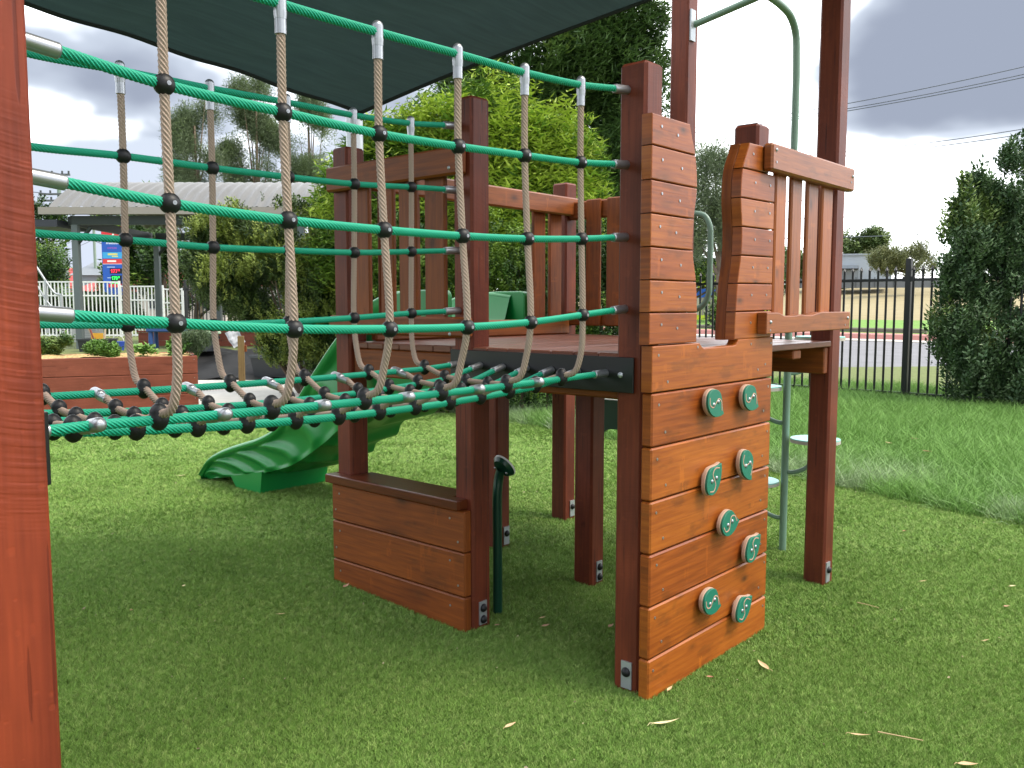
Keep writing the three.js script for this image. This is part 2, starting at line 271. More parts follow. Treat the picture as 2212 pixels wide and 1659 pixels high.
{ // shaped battens behind both board stacks
  const L = [], Rr = []; for (let i = 0; i < 7; i++) { L.push(...wav(lw, i)); Rr.push(...wav(rw, i)); }
  vboard('shaped_batten', [...Rr.map(([v, y]) => [v + .002, y]), ...Rr.slice().reverse().map(([v, y]) => [v + .06, y])], -1.757, -1.7115, M.brown, fort, 1);
  vboard('shaped_batten', [...L.map(([v, y]) => [v - .06, y]), ...L.slice().reverse().map(([v, y]) => [v - .002, y])], -1.757, -1.7115, M.brown, fort, 1);
}
// rails and slats, right side
function boltHead(b, x, y, z, axis) { const m = add(b, 'bolt', domeGeo, M.galv, V3(x, y, z)); m.scale.setScalar(.42); if (axis === 'x') m.rotation.z = -Math.PI / 2; else m.rotation.x = Math.PI / 2; }
{
  const t = fbox(fort, 'rail', -1.665, -1.62, 2.019, 2.133, 3.475, 4.412, M.rail, 'v', .009);
  boltHead(t, .0225, .03, .435, 'x'); boltHead(t, .0225, .015, -.435, 'x'); screw(t, .023, -.02, .43, 'x'); screw(t, .023, -.015, -.42, 'x');
  const top = [], N = 16; for (let k = 0; k <= N; k++) { const f = k / N; top.push([lerp(3.46, 4.41, f), 1.424 - .016 * sm(.12, .2, f) * (1 - sm(.3, .36, f)) - .014 * sm(.3, .42, f) * (1 - sm(.5, .62, f))]); }
  const l = vboard('rail', [[3.46, 1.333], [4.41, 1.337], ...top.reverse()], -1.665, -1.62, M.rail); boltHead(l, .0225, .005, .44, 'x'); boltHead(l, .0225, .015, -.44, 'x'); screw(l, .023, -.03, .44, 'x'); screw(l, .023, -.02, -.41, 'x');
  for (const [a, b] of [[3.62, 3.727], [3.785, 3.897], [3.963, 4.08], [4.136, 4.259]]) fbox(fort, 'slat', -1.6885, -1.6665, 1.335, 2.09, a, b, a < 3.7 || a > 4.1 ? M.wallA : M.rail, 'y', .007);
}
// rails and slats, bridge side left bay
{
  const t = fbox(fort, 'rail', -3.542, -2.61, 2.008, 2.126, 2.62, 2.664, M.brown, 'u', .009), l = fbox(fort, 'rail', -3.538, -2.575, 1.317, 1.405, 2.62, 2.664, M.brown, 'u', .009);
  boltHead(t, .40, -.03, .022, 'z'); boltHead(l, .38, -.03, .022, 'z'); boltHead(l, -.40, -.02, .022, 'z');
  for (const [a, b] of [[-3.375, -3.27], [-3.19, -3.095], [-3.058, -2.937], [-2.884, -2.752]]) fbox(fort, 'slat', a, b, 1.32, 2.09, 2.6655, 2.690, M.brown, 'y', .007);
}
// left side: rail right across, slats beside the back post, threshold board at the slide
fbox(fort, 'rail', -3.4195, -3.375, 2.02, 2.134, 2.79, 4.475, M.rail, 'v', .009); fbox(fort, 'rail', -3.4195, -3.375, 1.277, 1.372, 2.79, 4.372, M.rail, 'v', .009);
for (const [a, b] of [[4.066, 4.184], [4.225, 4.345]]) fbox(fort, 'slat', -3.445, -3.4205, 1.28, 2.09, a, b, M.brown, 'y', .007);
for (const [a, b] of [[2.86, 2.97], [3.03, 3.14]]) fbox(fort, 'slat', -3.445, -3.4205, 1.28, 2.09, a, b, M.brown, 'y', .007);
// back side between the rear posts
fbox(fort, 'rail', -3.42, -2.68, 1.997, 2.109, 4.408, 4.452, M.brown, 'u', .009); fbox(fort, 'rail', -3.42, -2.68, 1.33, 1.42, 4.408, 4.452, M.brown, 'u', .009);
for (const a of [-3.267, -3.11, -2.955, -2.80]) fbox(fort, 'slat', a, a + .11, 1.33, 2.112, 4.384, 4.4065, M.brown, 'y', .007);
// shop counter between the two left posts
{
  const cy = [-.05, .176, .375, .5625];
  for (let i = 0; i < 3; i++) {
    const b = fbox(fort, 'counter_board', -3.535, -2.594, cy[i] + .002, cy[i + 1] - .002, 2.62, 2.664, M.brown, 'u', .006), h = (cy[i + 1] - cy[i]) / 2;
    for (const [x, y] of [[-.41, h * .5], [-.44, -h * .4], [.38, h * .55], [.43, -h * .5]]) if (i || y > 0) screw(b, x, y, .0225, 'z');
  }
  const k = [[-3.562, 2.60], [-2.62, 2.60], [-2.62, 2.6635], [-2.702, 2.6635], [-2.702, 2.79], [-3.428, 2.79], [-3.428, 2.6635], [-3.548, 2.6635], [-3.548, 2.70], [-3.562, 2.70]];
  let g = new THREE.ExtrudeGeometry(new THREE.Shape(k.map(([u, v]) => new THREE.Vector2(u, v))), { depth: .034, bevelEnabled: true, bevelThickness: .005, bevelSize: .006, bevelOffset: -.006, bevelSegments: 2 });
  g.rotateX(-Math.PI / 2); g.translate(3.09, 0, 2.68); if (g.index) g = g.toNonIndexed(); uvGrain(g, 0, 1.6);
  add(fort, 'counter_top', g, M.rail2 = boardMat([.37, .18, .095], [.25, .11, .06], 909, .3), P(fort, -3.09, .569, 2.68));
}
// climbing holds: leaf shapes, green face on a tan body, two bolts
{
  const leaf = (r) => { const s = new THREE.Shape(), k = .82; s.moveTo(-.98 * r, .12 * k * r); s.bezierCurveTo(-.92 * r, .66 * k * r, -.42 * r, 1.0 * k * r, .12 * r, .94 * k * r); s.bezierCurveTo(.62 * r, .86 * k * r, .70 * r, .10 * k * r, 1.20 * r, -.34 * k * r); s.bezierCurveTo(.94 * r, -.62 * k * r, .50 * r, -.98 * k * r, -.06 * r, -.94 * k * r); s.bezierCurveTo(-.62 * r, -.88 * k * r, -.96 * r, -.46 * k * r, -.98 * r, .12 * k * r); return s; };
  const bodyG = new THREE.ExtrudeGeometry(leaf(.064), { depth: .009, bevelEnabled: true, bevelThickness: .003, bevelSize: .003, bevelOffset: -.003, curveSegments: 14 }).translate(0, 0, .017);
  const neckG = new THREE.CylinderGeometry(.024, .027, .016, 18).rotateX(Math.PI / 2).translate(0, 0, .008);
  const faceG = new THREE.ExtrudeGeometry(leaf(.0612), { depth: .006, bevelEnabled: true, bevelThickness: .0015, bevelSize: .0015, bevelOffset: -.0015, curveSegments: 14 }).translate(0, 0, .0305);
  const groove = new THREE.TubeGeometry(new THREE.CatmullRomCurve3([V3(-.05, .004, .0485), V3(-.036, -.02, .0485), V3(-.012, -.02, .0485), V3(.0, 0, .0485), V3(.012, .02, .0485), V3(.036, .016, .0485), V3(.052, -.012, .0485)]), 28, .0028, 6).scale(1, 1, .35).translate(0, 0, .0213);
  const boltG = new THREE.SphereGeometry(.0078, 12, 8).scale(1, 1, .6);
  const H = [[3.037, 1.074, -22, 1], [3.34, 1.071, -18, 1], [3.323, .793, -48, 1], [3.036, .771, 58, 1], [3.177, .57, 12, 1], [3.395, .418, 50, 1], [3.042, .276, -12, 1], [3.322, .173, 40, 1]];
  for (const [v, y, a] of H) {
    const h = new THREE.Group(); h.name = 'climbing_hold'; h.position.copy(P(fort, -1.665, y, v)); h.rotation.set(0, Math.PI / 2, 0); h.scale.setScalar(1.1); fort.add(h);
    const body = new THREE.Group(); const q = a * Math.PI / 180;
    const rot = g => g.clone().rotateZ(q);
    add(h, 'hold_body', merge([bodyG, neckG]).rotateZ(q), M.holdTan); add(h, 'hold_face', rot(faceG), M.holdGreen); add(h, 'hold_groove', rot(groove), M.holdTan);
    for (const s of [-1, 1]) add(h, 'bolt', boltG, M.steel, V3(s * .0165, s * .004, .038));
  }
}
// bridge anchor plate on the fort
{ const p = fbox(fort, 'anchor_plate', -2.70, -1.75, 1.133, 1.264, 2.645, 2.6535, M.blackPlate, 'u', .0015); const d = add(p, 'bolt', domeGeo, M.galv, V3(.42, .0, .0045)); d.scale.setScalar(.6); d.rotation.x = Math.PI / 2; }
// tower at the near end of the bridge
const near = fthing('bridge_end_tower', 'close orange red rough sawn post frame carrying the near end of rope bridge', 'timber frame', -2.2, .56);
{
  fbox(near, 'post', -1.815, -1.70, -.1, 3.3, .502, .617, M.postNear, 'y', .006); fbox(near, 'post', -2.72, -2.605, -.1, 3.3, .502, .617, M.postNear, 'y', .006);
  fbox(near, 'bearer', -2.604, -1.816, 1.105, 1.24, .53, .575, M.brown); fbox(near, 'anchor_plate', -2.73, -1.730, 1.112, 1.252, .619, .633, M.blackPlate, 'u', .0015);
}
// talking tube beside the counter, tilted disc mouth
{
  const o = fthing('talking_tube', 'dark green talk tube with tilted round mouthpiece standing beside the shop counter', 'play tube', -2.655, 2.90);
  const base = gAt(-2.655, 2.9) - .03;
  add(o, 'pipe', tube([V3(0, base, 0), V3(0, .35, 0), V3(0, .60, 0), V3(.004, .665, -.006), V3(.02, .703, -.002)], .0215, 40, 16), M.darkGreen);
  const dg = new THREE.CylinderGeometry(.058, .046, .018, 32), d = add(o, 'mouthpiece', dg, M.darkGreen, V3(.034, .715, 0)); d.rotation.set(-.95, 0, -.1);
  const r = add(o, 'face_plate', new THREE.CylinderGeometry(.0595, .0595, .009, 32), M.white, V3(.0345, .7228, -.0110)); r.rotation.set(-.95, 0, -.1);
  for (const s of [-1, 1]) { const b = add(o, 'bolt', domeGeo, M.steel, V3(.034 + s * .035, .703 - s * .008, .014)); b.scale.setScalar(.35); b.rotation.set(2.4, 0, 0); }
}
// dark green panel under the deck at the back
{
  const o = fthing('activity_board', 'dark green plastic activity board with white core edge under the fort deck', 'activity board', -2.95, 4.42);
  const s = new THREE.Shape(); s.moveTo(-.18, .87); s.lineTo(.25, .87); s.lineTo(.25, .69); s.lineTo(-.1, .69); s.bezierCurveTo(-.14, .69, -.16, .68, -.18, .66); s.closePath();
  add(o, 'panel', new THREE.ExtrudeGeometry(s, { depth: .018, bevelEnabled: false }), M.darkGreen); add(o, 'core_edge', bx(.035, .8725, .009, .43, .005, .014), M.white);
  add(o, 'bracket', bx(.27, .78, .009, .05, .1, .02), M.galv); 
}
// pod climber behind the fort: bent pole, three stepping discs
{
  const o = fthing('pod_climber', 'grey green bent pole with round stepping discs behind the fort', 'pod climber', -2.135, 4.85);
  add(o, 'pole', tube([V3(0, -.1, 0), V3(0, 1, 0), V3(0, 2, 0), V3(0, 2.86, 0), V3(0, 2.99, .02), V3(0, 3.06, .09), V3(0, 3.09, .22), V3(0, 3.1, .42)], .021, 90, 16), M.tubeGreen);
  for (const [y, dx, dz] of [[.395, -.17, .03], [.675, .17, -.02], [.965, -.17, .03], [1.26, .12, -.17]]) {
    const s = Math.sign(dx), c = V3(dx, y, dz);
    const d = new THREE.Group(); d.name = 'stepping_disc'; d.position.copy(c); o.add(d);
    add(d, 'disc_top', new THREE.CylinderGeometry(.138, .138, .006, 40), M.disc, V3(0, .012, 0)); add(d, 'disc_body', new THREE.CylinderGeometry(.14, .14, .018, 40), M.discEdge);
    add(d, 'support_tube', tube([V3(-dx, -.2, -dz), V3(-dx * .65, -.195, -dz * .65), V3(-dx * .2, -.15, -dz * .2), V3(0, -.06, 0), V3(0, -.01, 0)], .013, 24, 10), M.tubeGreen);
  }
  const bar = [P(o, -2.555, 3.03, 4.44), V3(-.03, 3.09, .42)];
  add(o, 'cross_bar', cyl(bar[0], bar[1], .019), M.tubeGreen);
  add(o, 'bracket', bx(0, 0, 0, .012, .17, .05), M.galv, P(o, -2.558, 3.02, 4.42));
}
{ // grab rail on the tall back post
  const o = fthing('grab_rail', 'grey green looped tube grab rail on the tall rear post', 'grab rail', -2.56, 4.42);
  add(o, 'rail_tube', tube([V3(-.002, 1.975, 0), V3(.05, 1.975, 0), V3(.105, 1.955, 0), V3(.135, 1.90, 0), V3(.14, 1.83, 0), V3(.14, 1.6, 0), V3(.138, 1.53, 0), V3(.11, 1.465, 0), V3(.05, 1.43, 0), V3(-.002, 1.43, 0)], .0165, 60, 14), M.tubeGreen);
  for (const y of [1.975, 1.43]) add(o, 'flange', new THREE.CylinderGeometry(.03, .03, .006, 20).rotateZ(Math.PI / 2), M.galv, V3(.003, y, 0));
}
// ------------------------------------------------------------------ rope bridge
const bridge = fthing('rope_bridge', 'rope net bridge of green and beige ropes with black ball connectors', 'rope bridge', -2.24, 1.64);
// laid rope: the mesh rings turn with the strands so the grooves stay crisp
function rope(name, pts, r, mat, lobes, pitch, tension = .5) {
  const c = new THREE.CatmullRomCurve3(pts, false, 'centripetal', tension), L = c.getLength(), n = Math.max(8, Math.ceil(L / .006)), prof = [.70, .93, 1.02, .93], k = lobes * 4;
  const fr = c.computeFrenetFrames(n, false), pos = [], idx = [];
  for (let i = 0; i <= n; i++) {
    const p = c.getPointAt(i / n), tw = i / n * L / pitch * Math.PI * 2, N = fr.normals[i], B = fr.binormals[i];
    for (let j = 0; j < k; j++) { const a = j / k * Math.PI * 2 + tw, rr = r * prof[j % 4], x = Math.cos(a) * rr, y = Math.sin(a) * rr; pos.push(p.x + x * N.x + y * B.x, p.y + x * N.y + y * B.y, p.z + x * N.z + y * B.z); }
  }
  for (let i = 0; i < n; i++) for (let j = 0; j < k; j++) { const a = i * k + j, b = i * k + (j + 1) % k, d = a + k, e = b + k; idx.push(a, b, d, b, e, d); }
  const g = new THREE.BufferGeometry(); g.setAttribute('position', new THREE.Float32BufferAttribute(pos, 3)); g.setIndex(idx); g.computeVertexNormals();
  return add(bridge, name, g, mat);
}
const cols = [.92, 1.212, 1.506, 1.80, 2.094, 2.384], mids = [.778, 1.074, 1.361, 1.655, 1.949, 2.24];
const B_ = (u, y, v) => P(bridge, u, y, v);
const ballGeo = new THREE.SphereGeometry(.0232, 22, 16), peanut = (() => { const g = new THREE.SphereGeometry(.0225, 22, 18); const p = g.attributes.position; for (let i = 0; i < p.count; i++) { const y = p.getY(i); p.setY(i, y * 1.42); const w = 1 - .10 * Math.exp(-(((y * 1.42 - .006) / .006) ** 2)); p.setX(i, p.getX(i) * w); p.setZ(i, p.getZ(i) * w); } g.computeVertexNormals(); return g; })();
const headGeo = merge([new THREE.CylinderGeometry(.0048, .0048, .002, 12), bx(0, .0014, 0, .0058, .0008, .0012), bx(0, .0014, 0, .0012, .0008, .0058)]);
function ball(p, screwDir, tall) {
  const b = add(bridge, 'ball_connector', tall ? peanut : ballGeo, M.black, p); b.rotation.y = R1() * .4;
  if (screwDir) { const s = add(b, 'screw', headGeo, M.steel, V3(screwDir * .0225, 0, 0)); s.rotation.z = -screwDir * Math.PI / 2; b.rotation.y = 0; }
}
function ferrule(p0, p1, r = .0158) { add(bridge, 'ferrule', merge([cyl(p0, p1, r, r, 20), cyl(p1, p1.clone().lerp(p0, -.04), r, r * .82, 20)]), M.steel); }
const clampGeo = (() => { // hook over the rope and a crimped sleeve below it
  const cap = new THREE.CapsuleGeometry(.0152, .034, 6, 16).translate(0, -.004, 0), body = new THREE.CylinderGeometry(.0158, .0142, .018, 16).translate(0, -.028, 0), sl = new THREE.CylinderGeometry(.0138, .0138, .038, 10).translate(0, -.052, 0); return merge([cap, body, sl]); })();
const tGeo = merge([new THREE.CapsuleGeometry(.0162, .034, 6, 16).rotateZ(Math.PI / 2).translate(.004, 0, 0), new THREE.CylinderGeometry(.0125, .0135, .052, 12).rotateZ(Math.PI / 2).translate(-.036, -.004, 0)]);
const gR = .0116, bR = .0106;
// row: end height, heights at the six uprights, outward belly
const rowY = [[2.225, [2.166, 2.158, 2.161, 2.168, 2.174, 2.191], 0], [1.961, [1.919, 1.909, 1.902, 1.909, 1.921, 1.935], 0], [1.702, [1.670, 1.655, 1.651, 1.653, 1.662, 1.679], .016], [1.441, [1.414, 1.396, 1.390, 1.390, 1.400, 1.421], .034]];
const rowYf = [[2.216, [2.158, 2.160, 2.161, 2.167, 2.170, 2.185], 0], [1.946, [1.90, 1.906, 1.905, 1.908, 1.914, 1.932], 0], [1.690, [1.66, 1.654, 1.646, 1.65, 1.656, 1.673], .01], [1.432, [1.40, 1.392, 1.388, 1.394, 1.406, 1.422], .02]];
function nodes(side, r) { // side 1: near (u = -1.80), -1: far (u = -2.66)
  const R = (side > 0 ? rowY : rowYf)[r], u = side > 0 ? -1.80 : -2.665;
  return cols.map((v, i) => B_(u + side * R[2] * Math.sin(Math.PI * (v - .62) / 2.04), R[1][i], v + (side < 0 ? .012 : 0)));
}
for (const side of [1, -1]) {
  const u = side > 0 ? -1.80 : -2.665;
  for (let r = 0; r < 4; r++) {
    const R = (side > 0 ? rowY : rowYf)[r], n = nodes(side, r), y0 = R[0] - (side > 0 && r === 1 ? .0 : .005), a = B_(u, y0 + (r === 1 ? -.008 : .004), .618), b = B_(u, R[0], 2.66 + (side < 0 ? .004 : 0));
    const fa = a.clone().lerp(n[0], .09 / a.distanceTo(n[0])), fb = b.clone().lerp(n[5], .082 / b.distanceTo(n[5]));
    rope('green_rope', [fa.clone().lerp(a, .5), fa, ...n, fb, fb.clone().lerp(b, .5)], gR, M.green, 8, .085);
    ferrule(a, fa); ferrule(b, fb);
    n.forEach((p, i) => { if (r === 0) { add(bridge, 'rope_clamp', clampGeo, M.steel, p.clone().add(V3(0, .002, 0))); } else ball(p, side > 0 ? 1 : 0); });
  }
}
// floor: seven long ropes, six uprights turned under the floor, six short cross ropes
const fu = [0, 1, 2, 3, 4, 5, 6].map(i => lerp(-1.877, -2.605, i / 6));
const dip = [0, .05, .068, .074, .068, .052, 0];
function floorY(i, v) { const t = (v - .63) / 2.02, s = Math.sin(Math.PI * Math.min(1, Math.max(0, t))); const edge = 1.2 - .012 * s; return edge - dip[i] * Math.pow(s, .55) - (i === 0 || i === 6 ? 0 : .004); }
const floorV = (i, v) => v + .02 * i / 6;
for (let i = 0; i < 7; i++) {
  const u0 = -1.868 - i * .1345 + (i === 6 ? .0 : 0), a = B_(lerp(u0, fu[i], .4), 1.196, .631), b = B_(lerp(u0, fu[i], .4), 1.202, 2.644);
  const q = [...cols, ...mids].sort((x, y) => x - y).map(v => B_(fu[i], floorY(i, v), floorV(i, v)));
  const fa = a.clone().lerp(q[0], .052 / a.distanceTo(q[0])), fb = b.clone().lerp(q[11], .07 / b.distanceTo(q[11]));
  rope('green_rope', [fa.clone().lerp(a, .5), fa, ...q, fb, fb.clone().lerp(b, .5)], gR, M.green, 8, .085); ferrule(a, fa, .015); ferrule(b, fb, .015);
}
const up = .0125;
cols.forEach((v, c) => {
  const top = s => nodes(s, 0)[c].clone().add(V3(0, -.055, 0)), pts = [];
  const f = i => B_(fu[i], floorY(i, v) + up, floorV(i, v));
  pts.push(top(1), ...[1, 2, 3].map(r => nodes(1, r)[c]), B_(-1.795, 1.29, v + .004), B_(-1.822, 1.222, v + .002), f(0), ...[1, 2, 3, 4, 5].map(f), f(6), B_(-2.652, 1.222, v + .02), B_(-2.672, 1.29, v + .016), ...[3, 2, 1].map(r => nodes(-1, r)[c]), top(-1));
  rope('beige_rope', pts, bR * 1.03, M.brownRope, 6, -.072);
  for (let i = 0; i < 7; i++) ball(B_(fu[i], floorY(i, v) + up * .6, floorV(i, v)), 0, true);
});
mids.forEach(v => {
  const f = i => B_(fu[i], floorY(i, v) + (i === 0 || i === 6 ? .0 : up), floorV(i, v));
  rope('beige_rope', [f(0).add(V3(-.05, -.008, 0)), ...[1, 2, 3, 4, 5].map(f), f(6).add(V3(.05, -.008, 0))], bR * 1.03, M.brownRope, 6, -.072);
  for (let i = 1; i < 6; i++) ball(B_(fu[i], floorY(i, v) + up * .6, floorV(i, v)), 0, true);
  const a = add(bridge, 'rope_clamp', tGeo, M.steel, f(0)); a.rotation.z = .16; const s = add(a, 'screw', headGeo, M.steel, V3(.031, 0, 0)); s.rotation.z = -Math.PI / 2;
  const b = add(bridge, 'rope_clamp', tGeo, M.steel, f(6)); b.rotation.set(0, Math.PI, .16);
});

// ------------------------------------------------------------------ slide
{
  const o = fthing('slide', 'green plastic slide running down from the fort onto the turf', 'slide', -5.4, 3.7);
  const vN = 3.42, vF = 4.08, rim = [[-3.60, 1.50], [-3.82, 1.52], [-4.05, 1.50], [-4.28, 1.41], [-4.496, 1.255], [-4.672, 1.10], [-4.885, .895], [-5.06, .72], [-5.25, .575], [-5.467, .482], [-5.66, .428], [-5.849, .375], [-6.03, .315], [-6.19, .242], [-6.318, .125]];
  const low = [[-3.60, 1.02], [-3.80, .945], [-4.02, .86], [-4.28, .765], [-4.547, .664], [-4.72, .556], [-4.885, .461], [-5.03, .385], [-5.17, .325], [-5.36, .27], [-5.52, .23], [-5.70, .192], [-5.86, .16], [-6.08, .125], [-6.29, .085]];
  const bed = [[-3.60, 1.27], [-3.82, 1.265], [-4.05, 1.22], [-4.28, 1.06], [-4.52, .88], [-4.70, .73], [-4.885, .60], [-5.06, .48], [-5.25, .385], [-5.467, .325], [-5.66, .28], [-5.849, .24], [-6.03, .19], [-6.19, .14], [-6.30, .10]];
  const cr = (a, n) => new THREE.SplineCurve(a.map(q => new THREE.Vector2(...q))).getPoints(n);
  const N = 120, K = 26, rr = cr(rim, N), ll = cr(low, N), bb = cr(bed, N);
  // outer side walls with pressed leaf ribs
  const wall = (vv, dir) => {
    const pos = [], idx = [];
    for (let i = 0; i <= N; i++) for (let j = 0; j <= K; j++) {
      const t = j / K, u = lerp(ll[i].x, rr[i].x, t), y = lerp(ll[i].y, rr[i].y, t), s = i / N, e = sm(0, .12, t) * (1 - sm(.80, .9, t)) * sm(.12, .25, s) * (1 - sm(.93, .99, s));
      const rib = Math.pow(.5 + .5 * Math.sin((s * 13 - Math.pow(t, 1.6) * 1.9) * 6.2832 * .62), 2), out = -.045 * (1 - t) + e * (.034 * rib - .012) + .022 * sm(.84, .93, t);
      pos.push(...P(o, u, y, vv - dir * out).toArray());
    }
    for (let i = 0; i < N; i++) for (let j = 0; j < K; j++) { const a = i * (K + 1) + j, b = a + K + 1; idx.push(a, b, a + 1, a + 1, b, b + 1); }
    const g = new THREE.BufferGeometry(); g.setAttribute('position', new THREE.Float32BufferAttribute(pos, 3)); g.setIndex(idx); g.computeVertexNormals(); return g;
  };
  add(o, 'side_wall', wall(vN, 1), new THREE.MeshPhysicalMaterial({ ...{}, color: 0x087a35, roughness: .36, clearcoat: .25, clearcoatRoughness: .3, bumpMap: grainTex, bumpScale: .0006, side: THREE.DoubleSide }));
  M.slide2 = o.children[0].material; add(o, 'side_wall', wall(vF, -1), M.slide2);
  { // ribbed underside between the lower edges
    const pos = [], idx = [], Q = 22; for (let i = 0; i <= N; i++) { const a = ll[Math.max(0, i - 1)], b = ll[Math.min(N, i + 1)], tx = b.x - a.x, ty = b.y - a.y, tl = Math.hypot(tx, ty), nx = -ty / tl, ny = tx / tl; for (let j = 0; j <= Q; j++) { const w = j / Q, s = i / N, rib = Math.pow(.5 + .5 * Math.sin((s * 13 + Math.abs(w - .5) * 1.3) * 6.2832 * .62), 2), h = .035 * rib * sm(.08, .2, s) * (1 - sm(.8, .9, s)) * sm(0, .1, w); pos.push(...P(o, ll[i].x - nx * h * -1, ll[i].y + ny * h, lerp(vN + .045, vF - .045 + .02 * rib, w)).toArray()); } }
    for (let i = 0; i < N; i++) for (let j = 0; j < Q; j++) { const a = i * (Q + 1) + j, b = a + Q + 1; idx.push(a, a + 1, b, a + 1, b + 1, b); }
    const g = new THREE.BufferGeometry(); g.setAttribute('position', new THREE.Float32BufferAttribute(pos, 3)); g.setIndex(idx); g.computeVertexNormals(); add(o, 'underside', g, M.slide2);
  }
  // trough: inner walls and bed as one swept section
  const sec = [], idx = [], m = 14;
  for (let i = 0; i <= N; i++) for (let j = 0; j <= m; j++) {
    const f = j / m, e = Math.abs(f - .5) * 2, k = Math.pow(e, 5), v = lerp(vN + .035, vF - .035, f), y = lerp(bb[i].y, rr[i].y, k), u = lerp(bb[i].x, rr[i].x, k); sec.push(...P(o, u, y, v).toArray());
  }
  for (let i = 0; i < N; i++) for (let j = 0; j < m; j++) { const a = i * (m + 1) + j, b = a + m + 1; idx.push(a, a + 1, b, a + 1, b + 1, b); }
  let g = new THREE.BufferGeometry(); g.setAttribute('position', new THREE.Float32BufferAttribute(sec, 3)); g.setIndex(idx); g.computeVertexNormals(); add(o, 'trough', g, M.slide2);
  // rolled rims
  for (const vv of [vN - .004, vF + .004]) add(o, 'rim', tube(rr.filter((_, i) => i % 4 === 0).map(q => P(o, q.x, q.y, vv + (vv < 3.7 ? .014 : -.014))), .024, 120, 10), M.slide2);
  add(o, 'lip', tube([P(o, -6.30, .108, vN + .01), P(o, -6.345, .10, vN + .12), P(o, -6.355, .1, 3.75), P(o, -6.345, .10, vF - .12), P(o, -6.30, .108, vF - .01)], .026, 30, 10), M.slide2);
  // foot block: short along the slide, full width
  const gy = .04, c = []; for (const vv of [vN + .035, vF - .035]) c.push(P(o, -5.93, .16, vv), P(o, -5.50, .245, vv), P(o, -5.535, gy, vv), P(o, -5.82, gy, vv));
  const q = [[0, 1, 2, 3], [7, 6, 5, 4], [0, 3, 7, 4], [1, 5, 6, 2], [3, 2, 6, 7], [0, 4, 5, 1]], ps = []; for (const [a, b, d, e] of q) for (const k of [a, b, d, a, d, e]) ps.push(...c[k].toArray());
  g = new THREE.BufferGeometry(); g.setAttribute('position', new THREE.Float32BufferAttribute(ps, 3)); g.computeVertexNormals(); add(o, 'foot_block', g, M.slide2);
  // entry hood sides standing above the deck
  for (const vv of [vN - .01, vF + .01]) {
    const s = new THREE.Shape(); s.moveTo(-3.50, 1.28); s.lineTo(-3.50, 1.50); s.quadraticCurveTo(-3.50, 1.535, -3.54, 1.535); s.lineTo(-3.72, 1.535); s.quadraticCurveTo(-3.95, 1.53, -4.05, 1.47); s.lineTo(-4.05, 1.28); s.closePath();
    const h = new THREE.ExtrudeGeometry(s, { depth: .04, bevelEnabled: true, bevelThickness: .01, bevelSize: .01, bevelSegments: 3 }); h.translate(5.4, 0, 3.7 - vv - .02); add(o, 'entry_side', h, M.slide2);
  }
}
// ------------------------------------------------------------------ shade sail and its post
{
  const o = thing('shade_sail', 'dark green shade cloth sail stretched above the rope bridge', 'shade sail', V3(-.86, 0, -5.0));
  const c = [V3(-.86, 2.54, -5.0), V3(-3.7, 3.03, -2.9), V3(-.7, 3.6, -1.2), V3(2.38, 3.56, -4.5)]; // corner by the fort, left, near, right
  const N = 40, pos = [], uvs = [], idx = []; const cen = c.reduce((a, b) => a.clone().add(b), V3(0, 0, 0)).multiplyScalar(.25);
  for (let i = 0; i <= N; i++) for (let j = 0; j <= N; j++) {
    const a = i / N, b = j / N, p = c[0].clone().multiplyScalar((1 - a) * (1 - b)).addScaledVector(c[1], a * (1 - b)).addScaledVector(c[2], a * b).addScaledVector(c[3], (1 - a) * b);
    const pull = .05 * (4 * a * (1 - a) * Math.pow(Math.abs(b - .5) * 2, 3) + 4 * b * (1 - b) * Math.pow(Math.abs(a - .5) * 2, 3)); p.lerp(cen, pull * .8); p.y += .05 * Math.sin(a * 3.1) * Math.sin(b * 3.1) + .006 * Math.sin(a * 40 + b * 9);
    pos.push(p.x + .86, p.y, p.z + 5); uvs.push(a * 4, b * 4);
  }
  for (let i = 0; i < N; i++) for (let j = 0; j < N; j++) { const a = i * (N + 1) + j, b = a + N + 1; idx.push(a, b, a + 1, a + 1, b, b + 1); }
  const g = new THREE.BufferGeometry(); g.setAttribute('position', new THREE.Float32BufferAttribute(pos, 3)); g.setAttribute('uv', new THREE.Float32BufferAttribute(uvs, 2)); g.setIndex(idx); g.computeVertexNormals();
  const knit = dtex(512, 512, (x, y) => { const k = .5 + .5 * Math.sin(x * 6.2832 * 110), b = fbm(x * 6, y * 60, 3, 3, 6, 60); return mix3([.13, .19, .195], [.19, .26, .26], .4 * k + .7 * (b - .2)); });
  add(o, 'cloth', g, new THREE.MeshPhysicalMaterial({ map: knit, roughness: .95, side: THREE.DoubleSide, transmission: .3, thickness: 0 }));
  const edge = (f) => { const p = []; for (let i = 0; i <= N; i++) { const k = f(i) * 3; p.push(V3(pos[k], pos[k + 1], pos[k + 2])); } return tube(p, .012, 60, 8); };
  add(o, 'edge_hem', merge([edge(i => i * (N + 1)), edge(i => i), edge(i => i * (N + 1) + N), edge(i => N * (N + 1) + i)]), std(0x18201f, .9));
  add(o, 'turnbuckle', cyl(V3(0, 2.54, 0), V3(-.02, 2.54, -.16), .01), M.galv);
}
{ const p = at(766, 300, 5.35); const o = thing('sail_post', 'round galvanised steel post behind the fort holding the sail corner', 'steel post', V3(p.x, 0, p.z)); add(o, 'tube', new THREE.CylinderGeometry(.051, .051, 2.75, 24).translate(0, 1.32, 0), M.galv); add(o, 'cap', new THREE.CylinderGeometry(.053, .053, .01, 24).translate(0, 2.7, 0), M.galv); }
